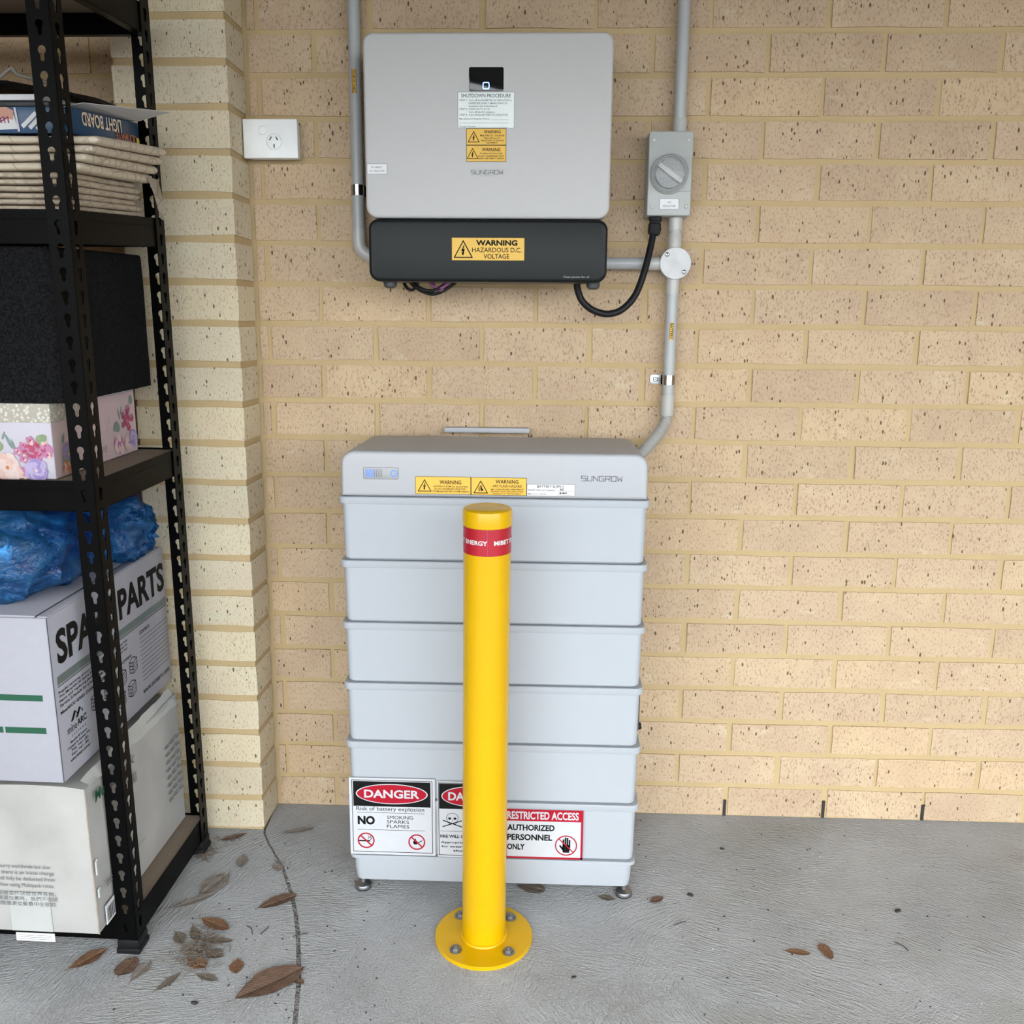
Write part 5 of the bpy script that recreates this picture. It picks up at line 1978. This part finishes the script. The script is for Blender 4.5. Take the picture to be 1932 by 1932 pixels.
    rect(b, F, -0.0610, 0.1495, 0.0710, 0.1502, 0.0010)
    for k, (s, a, e) in enumerate((('Appropriate PPE is required', -0.0600, 0.0700), ('for entering the area near', -0.0590, 0.0690), ('the battery', -0.0345, 0.0440))):
        letters(b, F, s, a, 0.1205 - 0.0095 * k, e, 0.1265 - 0.0095 * k, 0.0010, 0.02)
    # skull and crossbones outline
    su, sv = -0.0355, 0.1800
    stroke(b, F, [(su + 0.0125 * cos(radians(a)) * (1 if a < 200 else 1), sv + 0.0115 * sin(radians(a))) for a in range(-40, 221, 20)], 0.0008, 0.0010)
    stroke(b, F, [(su - 0.0096, sv - 0.0074), (su - 0.0070, sv - 0.0135), (su + 0.0070, sv - 0.0135), (su + 0.0096, sv - 0.0074)], 0.0008, 0.0010)
    for e_ in (-1, 1):
        flat(b, F, circ(0.0032, 12, su + e_ * 0.0055, sv - 0.0010, 0.0026), 0.0010)
        stroke(b, F, [(su - e_ * 0.0200, sv - 0.0200), (su + e_ * 0.0190, sv - 0.0060)], 0.0022, 0.0009)
    for k in range(4):
        stroke(b, F, [(su - 0.0045 + 0.003 * k, sv - 0.0095), (su - 0.0045 + 0.003 * k, sv - 0.0130)], 0.0006, 0.0010)
    flat(b, F, [(su - 0.0012, sv - 0.0060), (su + 0.0012, sv - 0.0060), (su, sv - 0.0035)], 0.0010)
    decal('lettering', b, 'sign_black', sg)
    danger_head(None, u0 + 0.0035, u1 - 0.0035, 0.2010, 0.2580, sg)

    u0, u1, v0, v1 = 0.0200, 0.2385, 0.0925, 0.2050
    FR = front(0, Y1 - 0.0010, 0)
    sg = label_plate(FR, 0.0780, v0, u1, v1, 'sign_white', t, 'restricted_sign', 0.0007)
    sg['label'] = 'red and white access sign'
    u0 = 0.0780
    b = bmesh.new()
    rect(b, FR, u0, 0.1785, u1, v1, 0.0010)
    rect(b, FR, u0, v0, u1, v0 + 0.0042, 0.0010)
    rect(b, FR, u1 - 0.0045, v0, u1, 0.1785, 0.0010)
    rect(b, FR, u0, v0, u0 + 0.0015, 0.1785, 0.0010)
    decal('red_border', b, 'print_red', sg)
    b = bmesh.new()
    letters(b, FR, 'RESTRICTED ACCESS', 0.0795, 0.1825, 0.2290, 0.2005, 0.0014, 0.03)
    decal('white_lettering', b, 'sign_white', sg)
    b = bmesh.new()
    for k, (s, w_) in enumerate((('AUTHORIZED', 0.1790), ('PERSONNEL', 0.1745), ('ONLY', 0.1170))):
        letters(b, FR, s, 0.0800, 0.1565 - 0.0222 * k, w_, 0.1705 - 0.0222 * k, 0.0010, 0.035)
    hu, hv = 0.2035, 0.1245
    flat(b, FR, [(hu - 0.0060, hv - 0.0165), (hu + 0.0065, hv - 0.0165), (hu + 0.0088, hv - 0.0060), (hu + 0.0088, hv + 0.0015), (hu - 0.0070, hv + 0.0015), (hu - 0.0085, hv - 0.0070)], 0.0010)
    for k, (du, top) in enumerate(((-0.0055, 0.0125), (-0.0012, 0.0170), (0.0030, 0.0165), (0.0072, 0.0120))):
        stroke(b, FR, [(hu + du, hv - 0.001), (hu + du, hv + top)], 0.0034, 0.0010)
    stroke(b, FR, [(hu - 0.0065, hv - 0.0090), (hu - 0.0125, hv - 0.0010)], 0.0036, 0.0010)
    decal('lettering', b, 'sign_black', sg)
    b = bmesh.new()
    ring(FR, circ(0.0232, 40, hu, hv), circ(0.0208, 40, hu, hv), 0.0010, 0.0013, b)
    stroke(b, FR, [(hu - 0.0155, hv + 0.0155), (hu + 0.0155, hv - 0.0155)], 0.0022, 0.0014)
    decal('red_prohibition_mark', b, 'print_red', sg)


build_battery()


# ------------------------------------------------------------------ bollard
def build_bollard():
    bx0, by0 = 0.0385, -0.4755
    z = floor_z(by0)
    fr = Matrix.Translation((bx0, by0, z)) @ Matrix.Rotation(radians(0.45), 4, 'Y') @ Matrix.Rotation(SLOPE, 4, 'X')
    t = thing('bollard', 'yellow steel bollard bolted to the floor in front of the battery', 'bollard', (0, 0, 0), fr)
    R, H = 0.0432, 0.8870
    obj('post_tube', lathe([(R, 0.006), (R, H - 0.020)], (0, 0, 0), (0, 0, 1), 64), 'bollard_yellow', t)
    obj('cap', lathe([(R + 0.0002, H - 0.0315), (R + 0.0016, H - 0.030), (R + 0.0018, H - 0.006), (R + 0.0005, H - 0.002), (R - 0.003, H), (R - 0.012, H + 0.0012), (0.0, H + 0.0018)], (0, 0, 0), (0, 0, 1), 64), 'bollard_yellow', t)
    bp = obj('base_plate', lathe([(0.0975, 0.0), (0.0975, 0.0068), (0.0967, 0.0076), (0.03, 0.0076)], (0, 0, 0), (0, 0, 1), 72), 'bollard_yellow', t)
    path = [((R + 0.0005) * cos(2 * pi * k / 60), (R + 0.0005) * sin(2 * pi * k / 60), 0.0086) for k in range(61)]
    obj('weld_bead', sweep(path, lambda i: 0.0042 + 0.0007 * noise.noise(Vector((i * 1.3, 0, 0))), 8), 'bollard_yellow', t)
    for a in (-138, -48, 42, 132):
        a = radians(a + 3)
        c = (0.073 * cos(a), 0.073 * sin(a), 0.0076)
        b = lathe([(0.0122, 0.0), (0.0122, 0.0016), (0.0112, 0.0020), (0.004, 0.0020)], c, (0, 0, 1), 24)
        lathe([(0.0088, 0.002), (0.0092, 0.0028), (0.0092, 0.0062), (0.0082, 0.0070), (0.0036, 0.0070)], c, (0, 0, 1), 6, b)
        lathe([(0.0040, 0.006), (0.0040, 0.0098), (0.0032, 0.0105), (0.0, 0.0105)], c, (0, 0, 1), 14, b)
        obj('bolt', b, 'zinc_dull', t, 30)
    z1, z0 = H - 0.0315, H - 0.0800
    P = lambda u, v, n: Vector(((R + n) * sin(u / R), -(R + n) * cos(u / R), v))
    k = 72
    u_seam = 0.0030
    b = bmesh.new()
    rows = [[b.verts.new(P(u_seam + 2 * pi * R * i / k, vv, 0.0005 + (0.0004 if i > k - 3 else 0))) for i in range(k + 1)] for vv in (z0, z1)]
    for i in range(k):
        b.faces.new((rows[0][i], rows[0][i + 1], rows[1][i + 1], rows[1][i]))
    bd = obj('red_band', b, 'band_red', t, 50)
    b = bmesh.new()
    for q in range(3):
        a = u_seam + 0.0115 + q * 0.0895
        letters(b, None, 'MIBET ENERGY', a, z0 + 0.0200, a + 0.0810, z0 + 0.0285, warp=lambda u, v: P(u, v, 0.0013), bold=0.03)
    decal('lettering', b, 'print_white', bd)
    b = bmesh.new()
    for vv in ((z0, z1),):
        q = [b.verts.new(P(u_seam - 0.0004, vv[0], 0.0014)), b.verts.new(P(u_seam + 0.0004, vv[0], 0.0014)), b.verts.new(P(u_seam + 0.0004, vv[1], 0.0014)), b.verts.new(P(u_seam - 0.0004, vv[1], 0.0014))]
        b.faces.new(q)
    decal('overlap_edge', b, 'petal_rose', bd)


build_bollard()


# ------------------------------------------------------------------ leaves and litter
def leaf_mesh(L, W, curl=0.2, seed=0, point=1.0, roll=0.25):
    """a dry leaf lying along x: a thin pointed blade, wrinkled, creased along its midrib, tips and edges lifting a little"""
    bm = bmesh.new()
    n, m = 22, 8
    rows = []
    rnd = random.Random(seed)
    ph, skew = rnd.uniform(0, 6), rnd.uniform(0.75, 1.25)
    lift = rnd.uniform(-1, 1)
    for i in range(n + 1):
        s = i / n
        prof = max(0.0, sin(pi * s ** skew)) ** (0.95 * point)
        row = []
        for j in range(m + 1):
            q = -1 + 2 * j / m
            edge = 1 + 0.13 * noise.noise(Vector((s * 6, seed, 3 if q < 0 else 8))) + 0.05 * noise.noise(Vector((s * 17, seed, 3 if q < 0 else 8)))
            w = W / 2 * prof * edge + 0.0002
            x = -L / 2 + L * s
            y = q * w + 0.05 * L * sin(s * 2.6 + ph) * 0.5
            zz = 0.35 * roll * w * (abs(q) ** 1.3) * (1 + 0.5 * lift * q) + curl * L * 0.10 * (abs(s - 0.5) * 2) ** 3
            zz += 0.035 * W * noise.noise(Vector((s * 7, q * 2.2, seed))) + 0.012 * W * noise.noise(Vector((s * 21, q * 6, seed)))
            if j == m // 2:
                zz -= 0.03 * W
            row.append(bm.verts.new((x, y, zz)))
        rows.append(row)
    for a, b in zip(rows, rows[1:]):
        for j in range(m):
            bm.faces.new((a[j], b[j], b[j + 1], a[j + 1]))
    # stalk
    c = rows[0][m // 2].co
    sweep([c + Vector((0.004, 0, 0)), c, c + Vector((-L * 0.10, L * 0.02 * lift, 0.0004))], 0.0005, 5, bm)
    zmin = min(v.co.z for v in bm.verts)
    for v in bm.verts:
        v.co.z -= zmin
    return bm


def drop_leaf(a, b, W, mat, label, name='dry_leaf', curl=0.2, roll=0.25, seed=0, point=1.0, lift=0.0, group=None):
    a, b = Vector(a), Vector(b)
    L = (b - a).length
    c = (a + b) / 2
    bm = leaf_mesh(L, W * 1.25, curl, seed, point, roll)
    o = obj(name, bm, mat, None, 25)
    d = (b - a).normalized()
    o.matrix_world = Matrix.Translation((c.x, c.y, floor_z(c.y) + 0.0006 + lift)) @ Matrix.Rotation(SLOPE, 4, 'X') @ Matrix.Rotation(atan2(d.y, d.x), 4, 'Z')
    tag(o, label, 'leaf', group or 'dead leaves on the concrete')
    return o


def build_leaves():
    drop_leaf((-0.402, -0.672), (-0.300, -0.583), 0.052, 'leaf_brown', 'largest curled brown leaf lying against the floor joint', curl=0.18, roll=0.35, seed=1, point=0.8)
    drop_leaf((-0.440, -0.411), (-0.370, -0.366), 0.030, 'leaf_brown', 'brown leaf lying on the floor joint halfway up', seed=2, curl=0.25, point=0.6, roll=0.4)
    drop_leaf((-0.546, -0.452), (-0.478, -0.480), 0.026, 'leaf_rust', 'rusty leaf at the top of the litter clump', seed=3, curl=0.2, point=0.8)
    drop_leaf((-0.525, -0.515), (-0.459, -0.512), 0.014, 'leaf_dull', 'thin brown leaf lying level at the right of the litter clump', seed=4, point=0.6)
    drop_leaf((-0.433, -0.562), (-0.424, -0.604), 0.022, 'leaf_rust', 'small orange leaf standing alone between clump and big leaf', seed=5, point=1.0)
    drop_leaf((-0.747, -0.606), (-0.697, -0.548), 0.028, 'leaf_rust', 'striped brown leaf on the floor under the front shelf beam', seed=6, curl=0.25)
    drop_leaf((-0.641, -0.620), (-0.634, -0.568), 0.030, 'leaf_brown', 'squarish brown leaf just in front of the shelf foot', seed=7, point=0.5)
    drop_leaf((-0.613, -0.634), (-0.600, -0.576), 0.022, 'leaf_grey', 'faded grey leaf beside the squarish brown leaf', seed=8)
    drop_leaf((-0.604, -0.168), (-0.553, -0.136), 0.014, 'leaf_brown', 'brown leaf against the foot of the pier', seed=9, point=0.7)
    drop_leaf((-0.466, -0.128), (-0.396, -0.104), 0.014, 'leaf_grey', 'long dusty leaf lying near the foot of the back wall', seed=10, point=0.6)
    drop_leaf((-0.578, -0.372), (-0.545, -0.294), 0.040, 'leaf_grey', 'broad grey leaf skeleton between shelf and joint', seed=11, curl=0.1, roll=0.1, point=0.8)
    drop_leaf((-0.622, -0.419), (-0.545, -0.359), 0.016, 'leaf_grey', 'slender curled grey leaf near the shelf beam', seed=12, point=0.8)
    drop_leaf((-0.534, -0.224), (-0.521, -0.272), 0.022, 'leaf_grey', 'small grey leaf with stalk in front of the pier', seed=13)
    drop_leaf((0.636, -0.492), (0.683, -0.497), 0.014, 'leaf_rust', 'narrow tan leaf on the open floor at the right', seed=14, point=0.6)
    drop_leaf((0.712, -0.468), (0.720, -0.512), 0.018, 'leaf_rust', 'stubby tan leaf beside the narrow one at the right', seed=15, point=0.5)
    drop_leaf((0.386, -0.352), (0.415, -0.331), 0.016, 'leaf_brown', 'tiny brown leaf just right of the battery foot', seed=16)
    drop_leaf((0.100, -0.300), (0.162, -0.322), 0.030, 'leaf_dull', 'brown leaf tucked under the battery base', seed=17, point=0.5, roll=0.1, curl=0.05)
    drop_leaf((0.274, -0.337), (0.311, -0.345), 0.016, 'leaf_dull', 'dull leaf fragment on the floor beside the right battery foot', seed=18, roll=0.1, curl=0.05)
    drop_leaf((-0.560, -0.655), (-0.530, -0.606), 0.014, 'leaf_dull', 'dark leaf strip at the lower left of the litter clump', seed=19)
    drop_leaf((-0.500, -0.606), (-0.452, -0.624), 0.014, 'leaf_dull', 'dull leaf at the lower right of the litter clump', seed=20)
    drop_leaf((-0.585, -0.492), (-0.556, -0.525), 0.020, 'leaf_dull', 'grey-brown leaf at the left of the litter clump', seed=21)
    drop_leaf((-0.500, -0.548), (-0.463, -0.562), 0.026, 'leaf_dull', 'dark crumpled leaf in the middle of the litter clump', seed=22, curl=0.4, roll=0.5)
    drop_leaf((-0.533, -0.566), (-0.486, -0.592), 0.024, 'leaf_rust', 'rusty crumpled leaf at the bottom of the litter clump', seed=23, curl=0.4, roll=0.4)
    drop_leaf((-0.556, -0.470), (-0.528, -0.522), 0.016, 'leaf_dull', 'dull folded leaf at the heart of the litter clump', seed=24, roll=0.6)
    drop_leaf((-0.455, -0.259), (-0.425, -0.276), 0.018, 'leaf_grey', 'crumbled pale leaf against the upper end of the floor joint', seed=25, roll=0.2)
    drop_leaf((-0.310, -0.612), (-0.288, -0.624), 0.012, 'leaf_brown', 'scrap of brown leaf just right of the floor joint', seed=26, roll=0.4)


build_leaves()


def build_litter():
    rnd = random.Random(11)
    # fibrous dust and leaf fragments
    bm = bmesh.new()

    def strand(x, y, L, r, a, h):
        d = Vector((cos(a), sin(a), 0))
        p0 = Vector((x, y, floor_z(y) + 0.0008 + h))
        pts = [p0 + d * L * k / 3 + Vector((rnd.uniform(-1, 1), rnd.uniform(-1, 1), abs(rnd.uniform(0, 1)) * 0.8)) * L * 0.12 for k in range(4)]
        sweep(pts, r, 4, bm)

    for k in range(240):
        x = rnd.gauss(-0.520, 0.020)
        y = rnd.gauss(-0.545, 0.030)
        strand(x, y, rnd.uniform(0.006, 0.024), rnd.uniform(0.0003, 0.0008), rnd.uniform(0, 6.28), rnd.uniform(0, 0.006))
    for k in range(110):
        strand(rnd.gauss(-0.622, 0.010), rnd.gauss(-0.225, 0.018), rnd.uniform(0.006, 0.020), rnd.uniform(0.0003, 0.0007), rnd.uniform(0, 6.28), rnd.uniform(0, 0.006))
    for k in range(30):
        strand(rnd.gauss(-0.590, 0.022), rnd.gauss(-0.165, 0.012), rnd.uniform(0.005, 0.016), rnd.uniform(0.0003, 0.0006), rnd.uniform(0, 6.28), 0)
    for k in range(26):
        strand(rnd.gauss(-0.443, 0.012), rnd.gauss(-0.255, 0.014), rnd.uniform(0.004, 0.014), rnd.uniform(0.0003, 0.0006), rnd.uniform(0, 6.28), 0)
    o = obj('litter_fluff', bm, 'dust_brown', None, 0)
    tag(o, 'brown dusty fluff and leaf crumbs on the floor beside the shelf', 'litter')
    o['kind'] = 'stuff'
    for mat, n, name, lab in (('grit_dark', 210, 'dark_grit', 'dark specks of grit scattered over the concrete'), ('grit_white', 46, 'pale_grit', 'pale specks scattered over the concrete')):
        bm = bmesh.new()
        for k in range(n):
            if rnd.random() < 0.5:
                x, y = rnd.uniform(-0.62, -0.1), rnd.uniform(-0.75, -0.15)
            else:
                x, y = rnd.uniform(0.38, 1.5), rnd.uniform(-0.8, -0.01)
            r = rnd.uniform(0.0008, 0.0022) * (0.7 if mat == 'grit_white' else 1)
            M = Matrix.Translation((x, y, floor_z(y) + r * 0.3)) @ Matrix.Rotation(rnd.uniform(0, 6), 4, 'Z') @ Matrix.Diagonal((rnd.uniform(1, 1.9), 0.9, 0.55, 1))
            bmesh.ops.create_icosphere(bm, subdivisions=1, radius=r, matrix=M)
        o = obj(name, bm, mat, None, 0)
        tag(o, lab, 'grit')
        o['kind'] = 'stuff'
    # single pebbles that can be picked out
    for i, (x, y, r, lab) in enumerate(((0.905, -0.356, 0.0055, 'dark pebble on the open floor above the tan leaves'), (0.475, -0.322, 0.0050, 'dark pebble right of the tiny brown leaf by the battery'),
                                        (1.235, -0.362, 0.0055, 'dark pebble near the right edge of the floor'), (0.575, -0.145, 0.0040, 'small black pebble on the floor close to the back wall'),
                                        (-0.475, -0.680, 0.0050, 'dark pebble on the floor below the litter clump'), (0.217, -0.582, 0.0035, 'small brown pebble on the floor right of the bollard'))):
        bm = bmesh.new()
        bmesh.ops.create_icosphere(bm, subdivisions=2, radius=r, matrix=Matrix.Diagonal((1.5, 0.95, 0.5, 1)))
        crumple(bm, r * 0.35, 1 / r * 0.6, i)
        o = obj('pebble', bm, 'grit_dark', None, 50)
        o.location = (x, y, floor_z(y) + r * 0.33)
        o.rotation_euler = (0, 0, rnd.uniform(-1, 1))
        tag(o, lab, 'pebble', 'loose pebbles on the concrete')
    for i, (a, b, lab) in enumerate((((-0.447, -0.466), (-0.428, -0.490), 'short dark twig near the middle of the floor joint'), ((-0.402, -0.466), (-0.412, -0.490), 'small dark twig just left of the floor joint'),
                                     ((-0.345, -0.494), (-0.318, -0.484), 'dark twig just right of the floor joint'), ((0.862, -0.455), (0.880, -0.480), 'dark twig lying on the open floor at the right'),
                                     ((1.085, -0.520), (1.105, -0.568), 'longer dark twig near the bottom right of the floor'), ((0.425, -0.424), (0.452, -0.412), 'thin twig on the floor right of the battery'))):
        z = lambda y: floor_z(y) + 0.0011
        mid = ((a[0] + b[0]) / 2 + 0.003, (a[1] + b[1]) / 2 + 0.002)
        bm = sweep(catmull([(a[0], a[1], z(a[1])), (mid[0], mid[1], z(mid[1]) + 0.001), (b[0], b[1], z(b[1]))], 4), 0.0009, 6)
        solo('twig', bm, 'twig_dark', lab, 'twig', (mid[0], mid[1], z(mid[1])), None, 'loose twigs on the concrete')


build_litter()
